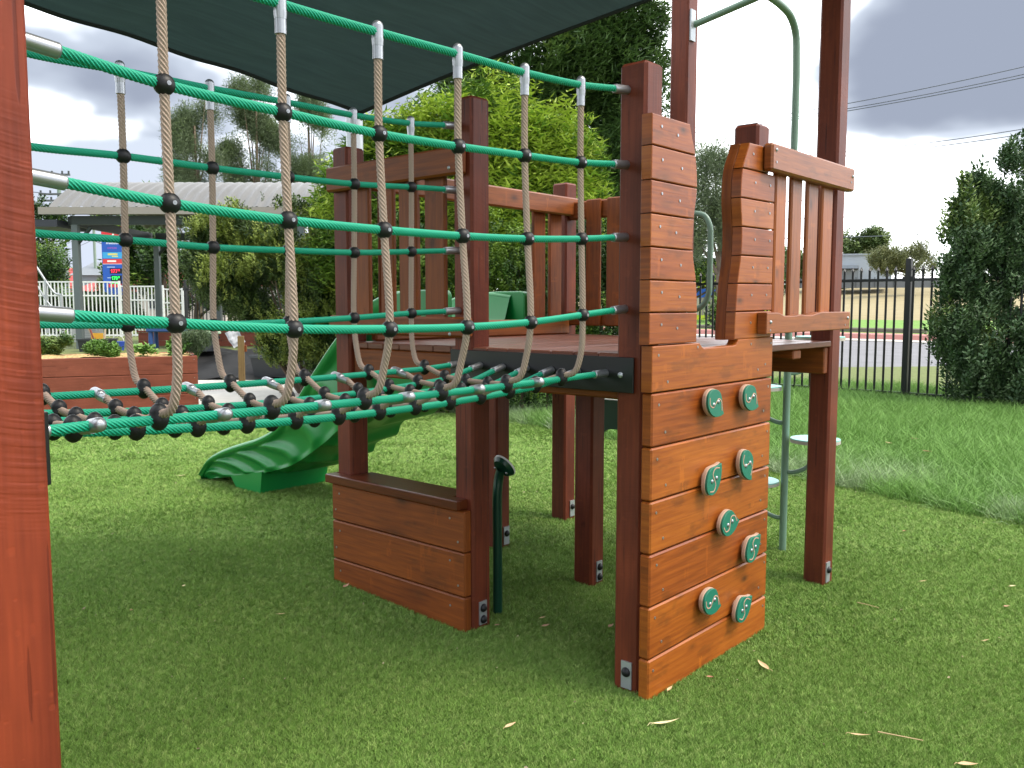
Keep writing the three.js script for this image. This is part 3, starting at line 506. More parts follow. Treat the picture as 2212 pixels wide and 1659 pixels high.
// ------------------------------------------------------------------ yard behind, left
const TERR = .45;
structure('garden_terrace', sheet((x, z) => lerp(.03, TERR, sm(-16.7, -18.2, z + .25 * Math.sin(x * 2))) + .03 * fbm(x * 2, z * 2, 3), -16, -2.4, -40, -16.2, 40, 50), std(0xffffff, 1, { map: soilTex }));
{ // black weed mat thrown over the bank
  const matTex = dtex(256, 256, (x, y) => { const v = .02 + .05 * fbm(x * 20, y * 20, 5, 3, 20, 20); return [v, v, v * 1.08]; });
  const m = add(scene, 'weed_mat', sheet((x, z) => lerp(.075, TERR + .06, sm(-16.5, -18.0, z)) + .05 * fbm(x * 3, z * 5, 9, 3) + .03 * Math.sin(x * 7 + z * 3), -6.7, -2.9, -18.4, -16.3, 60, 40), std(0xffffff, .6, { map: matTex, side: THREE.DoubleSide })); tag(m, 'crumpled black weed mat spread over the bank behind the planter', 'weed mat');
}
{ // planter; local x runs from the right corner along the front to the left, local z away from the play area
  const o = thing('planter_box', 'red brown timber planter box filled with straw mulch and herbs', 'planter', V3(-4.05, 0, -11.1), Math.PI + Math.atan2(.7, 1.6));
  const L = 3.4, D = 1.15, ys = [.03, .335, .59, .82];
  for (let i = 0; i < 3; i++) {
    const h = ys[i + 1] - ys[i] - .004, y = (ys[i] + ys[i + 1]) / 2;
    const f = add(o, 'front_board', cbox(L, h, .05, .006, 0), M.planter, V3(L / 2, y, .025)); add(o, 'back_board', cbox(L, h, .05, .006, 0), M.planter, V3(L / 2, y, D - .025)); add(o, 'end_board', cbox(.05, h, D - .1, .006, 2), M.planter, V3(.025, y, D / 2)); add(o, 'end_board', cbox(.05, h, D - .1, .006, 2), M.planter, V3(L - .025, y, D / 2));
    screw(f, .04 - L / 2, h * .3, -.026, 'z');
  }
  const strawTex = dtex(256, 256, (x, y) => mix3([.50, .40, .24], [.80, .70, .48], fbm(x * 50, y * 14, 6, 4, 50, 14))); strawTex.repeat.set(1.2, 1.2);
  stuff(add(o, 'straw_mulch', sheet((x, z) => .78 + .05 * fbm(x * 4, z * 4, 3, 3) + .02 * fbm(x * 22, z * 22, 8, 2), .05, L - .05, .05, D - .05, 60, 26), std(0xffffff, 1, { map: strawTex })));
}
{ // grey tub with pale green lid, black tub behind the post
  const tubGeo = (w, h, d, k) => { const g = new THREE.BoxGeometry(w, h, d, 1, 1, 1), p = g.attributes.position; for (let i = 0; i < p.count; i++) if (p.getY(i) < 0) { p.setX(i, p.getX(i) * k); p.setZ(i, p.getZ(i) * k); } g.computeVertexNormals(); return g.translate(0, h / 2, 0); };
  let p = at(428, 758, 17.7), o = thing('storage_tub', 'grey plastic storage tub with pale green lid on the weed mat', 'tub', p, .35);
  add(o, 'tub_body', tubGeo(.82, .36, .5, .86), std(0x33383f, .5)); add(o, 'lid', merge([bx(0, .372, 0, .9, .03, .58), bx(0, .392, 0, .7, .012, .4)]), std(0x9fb79a, .6)); add(o, 'paper_label', bx(-.25, .18, .247, .1, .14, .004), M.white); add(o, 'handle', bx(.42, .27, 0, .03, .05, .2), std(0x2a2e33, .5));
  for (const s of [-.3, -.1, .1, .3]) add(o, 'rib', bx(s, .18, .238, .02, .32, .012), std(0x2b3037, .5));
  p = at(600, 809, 16.8); o = thing('plant_tub', 'large black plastic tub under the leafy shrub', 'tub', V3(p.x, .06, p.z), -.2);
  add(o, 'tub_body', tubGeo(.84, .44, .6, .84), std(0x2f3336, .5)); add(o, 'rim', merge([bx(0, .43, .3, .9, .05, .03), bx(0, .43, -.3, .9, .05, .03), bx(.44, .43, 0, .03, .05, .6), bx(-.44, .43, 0, .03, .05, .6)]), std(0x3c4144, .5)); add(o, 'soil', bx(0, .40, 0, .8, .02, .56), std(0x2b2118, 1));
  p = at(212, 765, 19); o = thing('tool_tub', 'black tub of garden tools standing behind the planter', 'tub', V3(p.x, TERR - .02, p.z), .1);
  add(o, 'tub_body', tubGeo(.68, .30, .45, .9), std(0x232629, .5)); add(o, 'rim', merge([bx(0, .3, .225, .72, .03, .03), bx(0, .3, -.225, .72, .03, .03), bx(.35, .3, 0, .03, .03, .46), bx(-.35, .3, 0, .03, .03, .46)]), std(0x2a2e31, .5));
  const tool = (n, l, a, b, r, c) => { const t = thing(n, l, 'tool', V3(p.x, TERR + .2, p.z)); add(t, 'handle', cyl(a, b, r), std(c, .6)); return t; };
  let t = tool('garden_fork', 'wooden garden tool handle leaning left out of the tub', V3(-.05, .02, 0), V3(-.33, .62, .0), .022, 0xb9a58c); add(t, 'grip', new THREE.TorusGeometry(.05, .014, 8, 20).translate(-.35, .66, 0), std(0x77746f, .5));
  t = tool('garden_rake', 'red handled garden tool leaning in the tool tub', V3(-.02, .0, .05), V3(-.2, .5, .05), .02, 0x7d3a30); add(t, 'head', bx(-.22, .53, .05, .2, .03, .03), std(0x6d625d, .5));
  t = tool('garden_spade', 'yellow handled spade upright in the tool tub', V3(.14, .0, 0), V3(.2, .42, 0), .02, 0xc9b79c); add(t, 'grip', new THREE.TorusGeometry(.075, .02, 8, 24).translate(.24, .47, 0), std(0xd9a423, .5)); add(t, 'blade', bx(.02, .12, .05, .26, .2, .02), std(0xd79f2a, .5));
  p = at(256, 760, 19.4); o = thing('bucket', 'small blue bucket beside the tool tub', 'bucket', V3(p.x, TERR - .02, p.z)); add(o, 'pail', new THREE.CylinderGeometry(.14, .11, .24, 20).translate(0, .12, 0), std(0x2343a0, .5)); add(o, 'handle', new THREE.TorusGeometry(.13, .007, 6, 20, Math.PI).translate(0, .24, 0), M.white);
}
{ // blue child's table
  const p = at(372, 757, 20.5), o = thing('play_table', 'small blue plastic table in the garden yard', 'table', V3(p.x, TERR - .02, p.z), .1), b = std(0x2c4f86, .5);
  add(o, 'table_top', cbox(1.02, .09, .55, .02, 0), b, V3(0, .47, 0)); for (const [x, z] of [[-.42, .2], [.42, .2], [-.42, -.2], [.42, -.2]]) add(o, 'leg', new THREE.CylinderGeometry(.05, .06, .44, 12), b, V3(x, .22, z));
}
{ // raised timber bed behind
  const p = at(440, 760, 21.5), o = thing('raised_bed', 'long brown timber raised garden bed at the back of the yard', 'garden bed', V3(p.x, TERR - .05, p.z), -.06);
  for (let i = 0; i < 2; i++) add(o, 'board', cbox(3.3, .2, .05, .006, 0), M.planter, V3(0, .1 + i * .205, 0)); add(o, 'capping', cbox(3.36, .04, .16, .006, 0), M.planter, V3(0, .43, -.03)); add(o, 'fill', bx(0, .38, -.6, 3.2, .02, 1.1), std(0xb09a72, 1));
}
{ // short treated post
  const p = at(523, 825, 15.9), o = thing('short_post', 'short square treated pine post standing on the concrete path', 'timber post', V3(p.x, .06, p.z), .25); add(o, 'timber', cbox(.115, .86, .115, .008, 1), boardMat([.50, .42, .27], [.38, .30, .18], 77, .8), V3(0, .42, 0)); add(o, 'notch_block', cbox(.05, .12, .09, .006, 1), M.brown, V3(.075, .62, 0));
  const q = at(506, 742, 17.2); const m = thing('paper_bag', 'crumpled white paper bag behind the short post', 'paper bag', V3(q.x, q.y - .05, q.z), .4); const g = new THREE.PlaneGeometry(.26, .34, 14, 14), pp = g.attributes.position; for (let i = 0; i < pp.count; i++) { const x = pp.getX(i), y = pp.getY(i); pp.setXYZ(i, x + .03 * fbm(y * 9, x * 9, 3, 2), y, .1 * Math.abs(x) + .09 * fbm(x * 12 + 4, y * 12, 7, 3)); } g.computeVertexNormals(); g.rotateZ(.5); add(m, 'paper', g.translate(0, .16, 0), std(0xb9bcc2, .7, { side: THREE.DoubleSide }));
}
{ // air conditioner box
  const p = at(190, 738, 24), o = thing('air_conditioner', 'pale grey air conditioning unit behind the garden tools', 'air conditioner', V3(p.x, TERR - .02, p.z)); add(o, 'casing', cbox(.75, .62, .34, .02, 0), std(0xb9bab8, .5), V3(0, .33, 0)); for (let i = 0; i < 9; i++) add(o, 'louvre', bx(.08, .12 + i * .05, .173, .46, .014, .012), std(0x8f9192, .5)); add(o, 'foot', bx(0, .01, 0, .7, .03, .3), M.black);
}
{ // steps with steel handrails, far left
  const p = at(90, 735, 19.5), o = thing('garden_steps', 'brown steps with yellow nosings and grey steel handrails at the yard edge', 'steps', V3(p.x, TERR - .1, p.z));
  for (let i = 0; i < 4; i++) { const t = add(o, 'tread', cbox(1.2, .05, .3, .006, 0), M.planter, V3(-.45 - i * .24, .1 + i * .19, -.1)); add(t, 'nosing', bx(0, .0, .155, 1.2, .045, .02), std(0xd69a1c, .5)); }
  const A = (x, y, d = 19.5) => at(x, y, d).sub(o.position); const rt = [[60, 552], [79, 577], [120, 634], [132, 637]], rl = [[60, 590], [80, 617], [112, 662], [125, 664]];
  add(o, 'handrail', tube(rt.map(q => A(...q)), .026, 30, 8), M.galv); add(o, 'handrail', tube(rl.map(q => A(...q)), .024, 30, 8), M.galv); add(o, 'handrail_post', cyl(A(132, 637), A(136, 720), .03), M.galv); add(o, 'handrail_post', cyl(A(98, 604), A(103, 720), .03), M.galv);
}
// white picket fence panels, each panel a thing
{
  const wm = std(0xdfe2e2, .5), pk = new THREE.BoxGeometry(.035, 1, .02);
  const panel = (a, b, h, drop, label) => {
    const dx = b.x - a.x, dz = b.z - a.z, L = Math.hypot(dx, dz), o = thing('fence_panel', label, 'fence', V3(a.x, TERR - .05, a.z), Math.atan2(-dz, dx), 'white yard fence');
    for (const y of [h - .02, h - .46, .12]) add(o, 'rail', bx(L / 2, y, 0, L, .045, .035), wm);
    const n = Math.round(L / .118); for (let i = 1; i < n; i++) { const m = add(o, 'picket', pk, wm, V3(i * L / n, h / 2, 0)); m.scale.y = h - .06; }
    for (const x of [0, L]) add(o, 'fence_post', bx(x, h / 2, 0, .075, h + .04, .06), wm); return o;
  };
  const a = at(30, 609, 28), b = at(165, 609, 28), b2 = at(172, 609, 28), c = at(257, 609, 28.3), c2 = at(259, 618, 28.3), d = at(350, 618, 28.3), d2 = at(352, 624, 28.4), e = at(394, 624, 28.4);
  panel(a, b, 1.86, 0, 'white picket fence panel at the far left behind the steps'); panel(b2, c, 1.86, 0, 'white picket gate panel behind the garden tools'); panel(c2, d, 1.72, 0, 'slightly lower white picket fence panel behind the blue table'); panel(d2, e, 1.63, 0, 'lowest white picket fence panel next to the black fence');
}
const spear = merge([new THREE.CylinderGeometry(.0165, .0165, 1, 6).translate(0, .5, 0)]), tip = merge([new THREE.ConeGeometry(.03, .065, 4).translate(0, .03, 0), new THREE.ConeGeometry(.03, .024, 4).rotateX(Math.PI).translate(0, -.011, 0)]);
function blackFence(name, label, a, b, h, sp, y0, posts) {
  const dx = b.x - a.x, dz = b.z - a.z, L = Math.hypot(dx, dz), o = thing(name, label, 'fence', V3(a.x, y0, a.z), Math.atan2(-dz, dx)), bm = std(0x101216, .4);
  for (const y of [h - .2, .14]) add(o, 'rail', bx(L / 2, y, 0, L, .04, .035), bm);
  const n = Math.round(L / sp); for (let i = 0; i <= n; i++) { const x = i * L / n; if (posts.some(q => Math.abs(q - x) < .06)) continue; const m = add(o, 'picket', spear, bm, V3(x, 0, 0)); m.scale.y = h - .07; add(o, 'spear_tip', tip, bm, V3(x, h - .06, 0)); }
  for (const q of posts) { const m = add(o, 'fence_post', bx(0, 0, 0, .075, h + .1, .075), bm, V3(q, (h + .1) / 2, 0)); add(m, 'rail_bracket', bx(0, (h + .1) / 2 - .29, 0, .16, .07, .06), bm); } return o;
}
{ const a = at(400, 640, 26), b = at(740, 640, 24); blackFence('yard_fence', 'black metal picket fence behind the leafy shrub', a, b, 1.75, .13, TERR - .05, [.02, 2.4]); }
// street fence on the right, spear topped
{
  const a = V3(5.66, 0, -12.4), d = V3(.7098, 0, .7044); const A = a.clone().addScaledVector(d, -6.2), B = a.clone().addScaledVector(d, 3.2);
  blackFence('street_fence', 'black spear topped metal fence along the road on the right', A, B, 1.97, .125, .06, [1.4, 3.8, 6.2, 8.6]);
}
// shelter with barrel roof
{
  const p = at(105, 600, 20), o = thing('shelter', 'open shelter with curved corrugated roof beyond the garden yard', 'shelter', V3(p.x, 0, -20)), L = 11.5, D = 5, e = 3.62;
  const g = new THREE.PlaneGeometry(1, 1, 460, 18), q = g.attributes.position; for (let i = 0; i < q.count; i++) { const x = (q.getX(i) + .5) * L, t = q.getY(i) + .5, s = t * 2 - 1; q.setXYZ(i, x + .08, e + .08 + .86 * (1 - s * s) + .03 * Math.cos(x * 6.2832 / .25), -t * D); } g.computeVertexNormals();
  const roofTex = dtex(256, 256, (x, y) => { const v = .35 + .06 * fbm(x * 40, y * 6, 5, 4, 40, 6); return [v, v, v * .985]; });
  add(o, 'roof', g, std(0xffffff, .5, { map: roofTex, side: THREE.DoubleSide })); add(o, 'gutter', bx(L / 2, e - .0, .06, L + .2, .16, .14), std(0x8f8a82, .5));
  add(o, 'beam', bx(L / 2 + .3, e - .2, -.12, L - .5, .2, .1), std(0x24302d, .5)); add(o, 'beam', bx(L / 2 + .3, e - .2, -D + .2, L - .5, .2, .1), std(0x24302d, .5)); add(o, 'end_beam', bx(.42, e - .2, -D / 2, .1, .2, D - .5), std(0x24302d, .5));
  for (const [x, z] of [[.6, -.14], [3.1, -.14 - 2.2], [5.8, -.14], [.6, -D + .3], [5.8, -D + .3]]) { const m = add(o, 'post', bx(0, 0, 0, .14, e - .3, .14), std(0x5d6768, .5), V3(x, (e - .3) / 2, z)); add(m, 'knee_brace', cyl(V3(0, e / 2 - .62, 0), V3(.36, e / 2 - .2, 0), .045, .045, 6), std(0x24302d, .5)); }
  add(o, 'annexe_awning', bx(-1.2, e - .28, -.6, 3.0, .16, 1.4), std(0x2c3038, .5));
}
// fuel price sign
{
  const p = at(248, 607, 60), o = thing('price_sign', 'tall blue and red fuel price sign beyond the fence', 'sign', V3(p.x, 0, p.z)), w = 1.46, h = 6.9;
  const cv = document.createElement('canvas'); cv.width = 256; cv.height = 1024; const c = cv.getContext('2d'), S = 1024 / 4.1, Y = y => y * S; // canvas spans the top 4.1 m of the sign
  c.fillStyle = '#1f56b4'; c.fillRect(0, 0, 256, 1024); c.fillStyle = '#d9303c'; c.fillRect(0, 0, 256, Y(.68)); c.fillStyle = '#f4f4f2'; c.beginPath(); c.moveTo(165, Y(.1)); c.lineTo(178, Y(.1)); c.lineTo(150, Y(.68)); c.lineTo(122, Y(.68)); c.fill();
  c.textBaseline = 'middle'; c.font = 'italic bold 46px sans-serif'; c.fillText('freedom', 48, Y(1.13)); c.fillStyle = '#a04fb0'; c.font = 'bold 44px sans-serif'; c.fillText('OPEN', 66, Y(1.46));
  c.fillStyle = '#3a9fd8'; c.fillRect(4, Y(1.74), 248, Y(.42)); c.fillStyle = '#d8cf7a'; c.fillRect(70, Y(1.81), 120, 34); c.fillRect(120, Y(1.99), 76, 18);
  c.fillStyle = '#d53b3f'; c.fillRect(4, Y(2.2), 248, Y(.33)); c.fillStyle = '#f2e9e4'; c.fillRect(60, Y(2.29), 110, 30); c.fillRect(0, Y(2.53), 256, 7); c.fillStyle = '#b9cdec'; c.fillRect(52, Y(2.73), 100, 12); c.fillRect(52, Y(3.46), 78, 12); c.fillRect(76, Y(3.82), 50, 10);
  const face = new THREE.CanvasTexture(cv); face.colorSpace = THREE.SRGBColorSpace;
  add(o, 'cabinet', bx(0, h / 2, 0, w, h, .35), std(0x1c4c9f, .4)); add(o, 'sign_face', new THREE.PlaneGeometry(w - .04, 4.1).translate(0, h - 2.05, .182), new THREE.MeshStandardMaterial({ map: face, roughness: .4 }));
  const led = (txt, y, col, px) => { const k = document.createElement('canvas'); k.width = 256; k.height = 96; const q = k.getContext('2d'); q.fillStyle = '#02060c'; q.fillRect(0, 0, 256, 96); q.fillStyle = col; q.font = 'bold 88px sans-serif'; q.textBaseline = 'middle'; q.fillText(txt, 14, 50); q.font = 'bold 52px sans-serif'; q.fillText('9', 176, 34); const t = new THREE.CanvasTexture(k); t.colorSpace = THREE.SRGBColorSpace; add(o, 'price_display', new THREE.PlaneGeometry(px, .36).translate(.2, h - y, .19), new THREE.MeshStandardMaterial({ map: t, emissiveMap: t, emissive: 0xffffff, emissiveIntensity: .9, roughness: .4 })); };
  led('177', 3.02, '#ff2348', .86); led('179', 3.50, '#22ff5e', .74); led('175', 3.85, '#22ff5e', .74);
  add(o, 'red_strip', bx(.1, h - 4.02, .186, .9, .24, .02), std(0xc93a42, .5));
}
// power poles and lines
function powerPole(x, yTop, d, r, label, arms) { const t = at(x, yTop, d), o = thing('power_pole', label, 'power pole', V3(t.x, 0, t.z)); add(o, 'pole', new THREE.CylinderGeometry(r * .8, r, t.y, 12).translate(0, t.y / 2, 0), std(0x7f9183, .9)); for (const [y, w] of arms) { const q = at(x, y, d).y; const a = add(o, 'cross_arm', bx(0, q, r, w, .12, .1), std(0x5b5f62, .8)); for (const s of [-.45, -.2, .2, .45]) add(a, 'insulator', new THREE.CylinderGeometry(.06, .06, .18, 8).translate(s * w, q + .14, r), std(0x43474b, .6)); } }
powerPole(126, 376, 55, .14, 'nearer green weathered power pole with three cross arms at left', [[378, 1.6], [420, 2.4], [434, 2.2]]); powerPole(202, 483, 90, .16, 'farther power pole with one cross arm behind the shelter', [[485, 4.2]]);
function wire(x0, y0, x1, y1, d0, d1, sag, r, label) { const a = at(x0, y0, d0), b = at(x1, y1, d1), p = []; for (let i = 0; i <= 12; i++) { const t = i / 12, q = a.clone().lerp(b, t); q.y -= sag * 4 * t * (1 - t); p.push(q.sub(a)); } const m = add(scene, 'power_line', tube(p, r, 24, 5), std(0x565c68, .7), a); tag(m, label, 'power line', 'overhead power lines'); }
[[1380, 292, 2330, 116, 48, 42, 'topmost thin power line crossing the sky right of the tall posts'], [1380, 297, 2330, 134, 48, 42, 'second power line from the top in the right sky'], [1380, 300, 2330, 141, 48, 42, 'third power line, running close under the second in the right sky'], [1560, 345, 2330, 258, 50, 44, 'upper line of the middle pair ending above the round shrub'], [1560, 352, 2330, 270, 50, 44, 'lower line of the middle pair ending above the round shrub'], [1400, 438, 2330, 392, 55, 50, 'power line level with the rail top on the right'], [1400, 475, 2330, 434, 55, 50, 'power line just above the far trees on the right'], [1400, 512, 2330, 484, 52, 48, 'lowest dark power line passing in front of the far green tree']].forEach(([a, b, c, d, e, f, l]) => wire(a, b, c, d, e, f, .35, .023, l));
[[126, 420, -300, 300, 55, 50, 'power line leaving the near pole towards the upper left'], [126, 434, 900, 330, 55, 48, 'power line rising right from the near pole over the shelter roof'], [202, 487, 126, 434, 90, 55, 'power line joining the two poles at left'], [202, 487, 760, 455, 90, 95, 'power line running right from the far pole behind the trees'], [120, 478, 330, 545, 55, 80, 'slack power line falling right below the shelter roof'], [60, 560, 260, 480, 60, 90, 'power line crossing behind the shelter post']].forEach(([a, b, c, d, e, f, l]) => wire(a, b, c, d, e, f, .6, .028, l));
{ // backs of road signs
  const p = at(128, 607, 40), o = thing('road_sign', 'grey back of a roadside sign on two posts beyond the white fence', 'sign', V3(p.x, 0, p.z)), t = at(128, 545, 40).y, b = at(128, 600, 40).y; add(o, 'panel', bx(0, (t + b) / 2, 0, .82, t - b, .03), std(0x9aa1a4, .5)); for (const x of [-.36, .0, .36]) add(o, 'post', bx(x, t / 2, -.04, .12, t + .1, .06), std(0x7e898b, .6));
  const q = at(103, 555, 42), r = thing('round_sign', 'round pale road sign seen from behind at far left', 'sign', V3(q.x, 0, q.z)); add(r, 'disc', new THREE.CylinderGeometry(.3, .3, .03, 24).rotateX(Math.PI / 2).translate(0, q.y + .1, 0), std(0xa9b3b4, .5)); add(r, 'post', bx(0, q.y / 2, -.03, .06, q.y, .05), std(0x7e898b, .6));
}
// buildings beyond the left fence
function house(name, label, x, d, w, h, dep, wallC, roofC, ridge, wins, turn = 0) {
  const p = at(x, 610, d), o = thing(name, label, 'building', V3(p.x, 0, p.z), turn); add(o, 'wall', bx(0, h / 2, -dep / 2, w, h, dep), std(wallC, .8));
  const g = new THREE.BufferGeometry(), W2 = w / 2 + .3, y0 = h, y1 = h + ridge, z0 = .3, z1 = -dep - .3, zm = -dep / 2, q = (a, b, c, e) => [...a, ...b, ...c, ...a, ...c, ...e];
  if (ridge > .3) { g.setAttribute('position', new THREE.Float32BufferAttribute([...q([-W2, y0, z0], [W2, y0, z0], [W2 * .8, y1, zm], [-W2 * .8, y1, zm]), ...q([W2, y0, z1], [-W2, y0, z1], [-W2 * .8, y1, zm], [W2 * .8, y1, zm]), -W2, y0, z1, -W2, y0, z0, -W2 * .8, y1, zm, W2, y0, z0, W2, y0, z1, W2 * .8, y1, zm], 3)); g.computeVertexNormals(); add(o, 'roof', g, std(roofC, .7, { side: THREE.DoubleSide })); } else add(o, 'roof', bx(0, h + .1, -dep / 2, w + .3, .2, dep + .3), std(roofC, .6));
  for (const [wx, wy, ww, wh, c] of wins) { const f = add(o, 'window', bx(wx, wy, .02, ww + .14, wh + .14, .06), std(0x8a8f93, .5)); add(f, 'pane', bx(wx, wy, .055, ww, wh, .02), std(c || 0x2a3036, .15)); } return o;
}
house('shop_building', 'far building with long red roof left of the price sign', 170, 95, 9, 3.4, 9, 0xb9bcbd, 0xa63a38, 2.4, [[-2, 1.8, 1.6, 1.2], [1, 1.8, 1.6, 1.2], [3.4, 1.8, 1, 1.2]]);
house('gable_building', 'grey gabled building with white signs beside the red roof', 207, 88, 4.6, 4.6, 8, 0x8d949a, 0x6f757b, 1.5, [[-1, 3.2, .8, .7, 0xc8c4b8], [.9, 3.2, .8, .7], [-.4, 1.4, 1.6, .8], [1.4, 1.4, .9, .8]]);
house('awning_building', 'low building with red awning roof under the price sign', 238, 84, 7, 2.9, 6, 0x4c4f52, 0x9a4340, 1.0, [[-2, 1.2, 1.3, 1.2], [0, 1.2, 1.3, 1.2], [2, 1.2, 1.3, 1.2]]);
house('red_roof_house', 'red roofed house partly hidden behind the left trees', 392, 80, 8, 3.6, 7, 0xb9b2a6, 0xa6433d, 1.6, [[-2.4, 1.9, 1.2, 1.2], [0, 1.9, 1.2, 1.2], [2.4, 1.9, 1.2, 1.2]]);
house('far_house', 'pale house with red roof glimpsed through the shrub', 560, 85, 9, 3.4, 7, 0xc6c4bd, 0xa9403a, 1.7, [[-2.4, 1.9, 1.2, 1.2], [0, 1.9, 1.2, 1.2], [2.4, 1.9, 1.2, 1.2]]);

// ------------------------------------------------------------------ street on the right
{
  const d = V3(.66, 0, .751), n = V3(.751, 0, -.66), at2 = (s, t) => V3(0, 0, 0).addScaledVector(n, s).addScaledVector(d, t); // s: across the road, t: along
  const strip = (s0, s1, y0, y1, ts = [-110, 60], seg = 2) => { const g = new THREE.PlaneGeometry(1, 1, 24, seg), p = g.attributes.position, uv = g.attributes.uv; for (let i = 0; i < p.count; i++) { const f = p.getY(i) + .5, t = lerp(ts[0], ts[1], p.getX(i) + .5), q = at2(lerp(s0, s1, f), t); p.setXYZ(i, q.x, typeof y1 === 'function' ? y1(lerp(s0, s1, f), t) : lerp(y0, y1, f), q.z); uv.setXY(i, q.x, q.z); } g.computeVertexNormals(); if (g.attributes.normal.getY(0) < 0) { const a = g.index.array; for (let t = 0; t < a.length; t += 3) { const k = a[t]; a[t] = a[t + 1]; a[t + 1] = k; } g.computeVertexNormals(); } return g; };
  structure('near_verge', strip(13.2, 17.2, .03, -.03), std(0xffffff, 1, { map: verge })); structure('footpath', strip(14.2, 15.4, .045, .02), std(0xffffff, .9, { map: concTex }));
  structure('road', strip(17.1, 36.4, -.05, -.05), std(0xffffff, .9, { map: roadTex })); structure('edge_line', strip(17.5, 17.72, -.045, -.045), std(0xe6e6e2, .7));
  structure('gutter', strip(36.3, 37.6, -.03, -.0), std(0xffffff, .9, { map: concTex }));
  const kerb = strip(37.6, 37.75, .0, .2); structure('kerb', mergeGeometries([kerb, strip(37.75, 39.6, .2, .21)]), std(0x9c6a64, .85));
  structure('far_verge', strip(39.6, 54, .2, .60), std(0xffffff, 1, { map: verge }));
  structure('dry_field', strip(51, 135, .5, (s, t) => .25 + .35 * sm(51, 59, s) + 4.6 * Math.pow(sm(48, 140, s), 1.2) + .3 * fbm(s * .1, t * .1, 5, 3), [-160, 60], 30), std(0xffffff, 1, { map: dryTex }));
  for (let i = 0; i < 6; i++) { const q = at2(40.4, -52 + i * 8); const m = add(scene, 'timber_log', cbox(5.6, .26, .24, .05, 0), std(0x6b655c, .9), V3(q.x, .3, q.z)); m.rotation.y = Math.atan2(-d.z, d.x); tag(m, 'low grey timber barrier log along the far verge', 'barrier log', 'barrier logs on the verge'); }
}
{ const o = house('grey_shed', 'pale grey flat roofed building on the field edge', 1862, 100, 6.2, 3.2, 8, 0xaab3bd, 0x98a1ab, .1, [[-1.4, 1.2, 1.8, 1.6, 0x8a939c]], -.35); o.position.y = 4.1; const q = std(0x3f4448, .8); add(o, 'awning_sail', bx(-2.2, 1.6, 1.2, 3.4, .1, 2.2), q); }
{ const p = at(1920, 613, 98), o = thing('far_fence', 'low grey fence along the top of the dry field', 'fence', V3(p.x, 3.55, p.z), -.25); add(o, 'screen', bx(-2, .5, 0, 16, 1.0, .05), std(0x6d7278, .9)); for (let i = 0; i < 9; i++) add(o, 'fence_post', bx(-9.5 + i * 2, .6, .05, .08, 1.2, .08), std(0x50555a, .8)); }
{ const o = house('sports_hall', 'distant building with yellow and blue painted panels behind the gum tree', 1546, 62, 8, 4.7, 10, 0xc7d63a, 0x8d9398, .1, [[-3.3, 3.2, 1.3, 1.5, 0x9fb6c4]]); add(o, 'blue_panel', bx(-.4, 2.35, .05, 7.2, .75, .06), std(0x2a5fc0, .5)); add(o, 'white_panel', bx(-2.6, 3.3, .04, 2.6, 1.6, .05), std(0xcfd6da, .5)); }
{ const p = at(1545, 625, 56), o = thing('paling_fence', 'weathered grey paling fence below the yellow and blue building', 'fence', V3(p.x, .9, p.z)); for (let i = 0; i < 24; i++) add(o, 'paling', bx(0, .55, 0, .14, 1.1 + .05 * ((i * 7) % 5) / 5, .02), std([0x8d8880, 0x7f7a73, 0x989389][i % 3], .95), V3(-1.9 + i * .16, 0, 0)); add(o, 'rail', bx(0, .8, -.03, 4, .08, .04), std(0x7f7a73, .95)); }
// ------------------------------------------------------------------ foliage
const n3 = (p, f, s) => .5 * (vn(p.x * f + p.z * f * .6 + 50, p.y * f + 50, s) + vn(p.z * f + 90, p.y * f * .8 + p.x * f * .5 + 30, s + 1));
function leafGeo(len, wid, fold = .25, curl = .2) { // four triangles, folded along the midrib, base at the origin, tip along +y
  const p = [0, 0, 0, wid / 2, len * .42, fold * wid, 0, len * .5, 0, -wid / 2, len * .42, fold * wid, 0, len, curl * len], idx = [0, 1, 2, 0, 2, 3, 1, 4, 2, 2, 4, 3];
  const g = new THREE.BufferGeometry(); g.setAttribute('position', new THREE.Float32BufferAttribute(p, 3)); g.setIndex(idx); return g;
}
function sprig(seed, n, L, len, wid, spread, droop = 0) {
  const R = mulberry(seed), gs = [];
  for (let i = 0; i < n; i++) { const g = leafGeo(len * (.7 + .6 * R()), wid * (.75 + .5 * R()), .22, .1 + .25 * R()); g.rotateX(spread * (.5 + R() * .7) + droop * R()); g.rotateY(i * 2.4 + R()); g.translate((R() - .5) * L * .25, i / n * L, (R() - .5) * L * .25); gs.push(g); }
  const m = mergeGeometries(gs.map(g => g.toNonIndexed())); m.computeVertexNormals(); return m;
}
const leafMat = (rough = .5, tr = .28) => new THREE.MeshPhysicalMaterial({ color: 0xffffff, roughness: rough, side: THREE.DoubleSide, transmission: tr, thickness: 0, specularIntensity: .4 });
const LM = leafMat(.5, .36), LMgloss = leafMat(.35, .2);
const tmp = new THREE.Object3D();
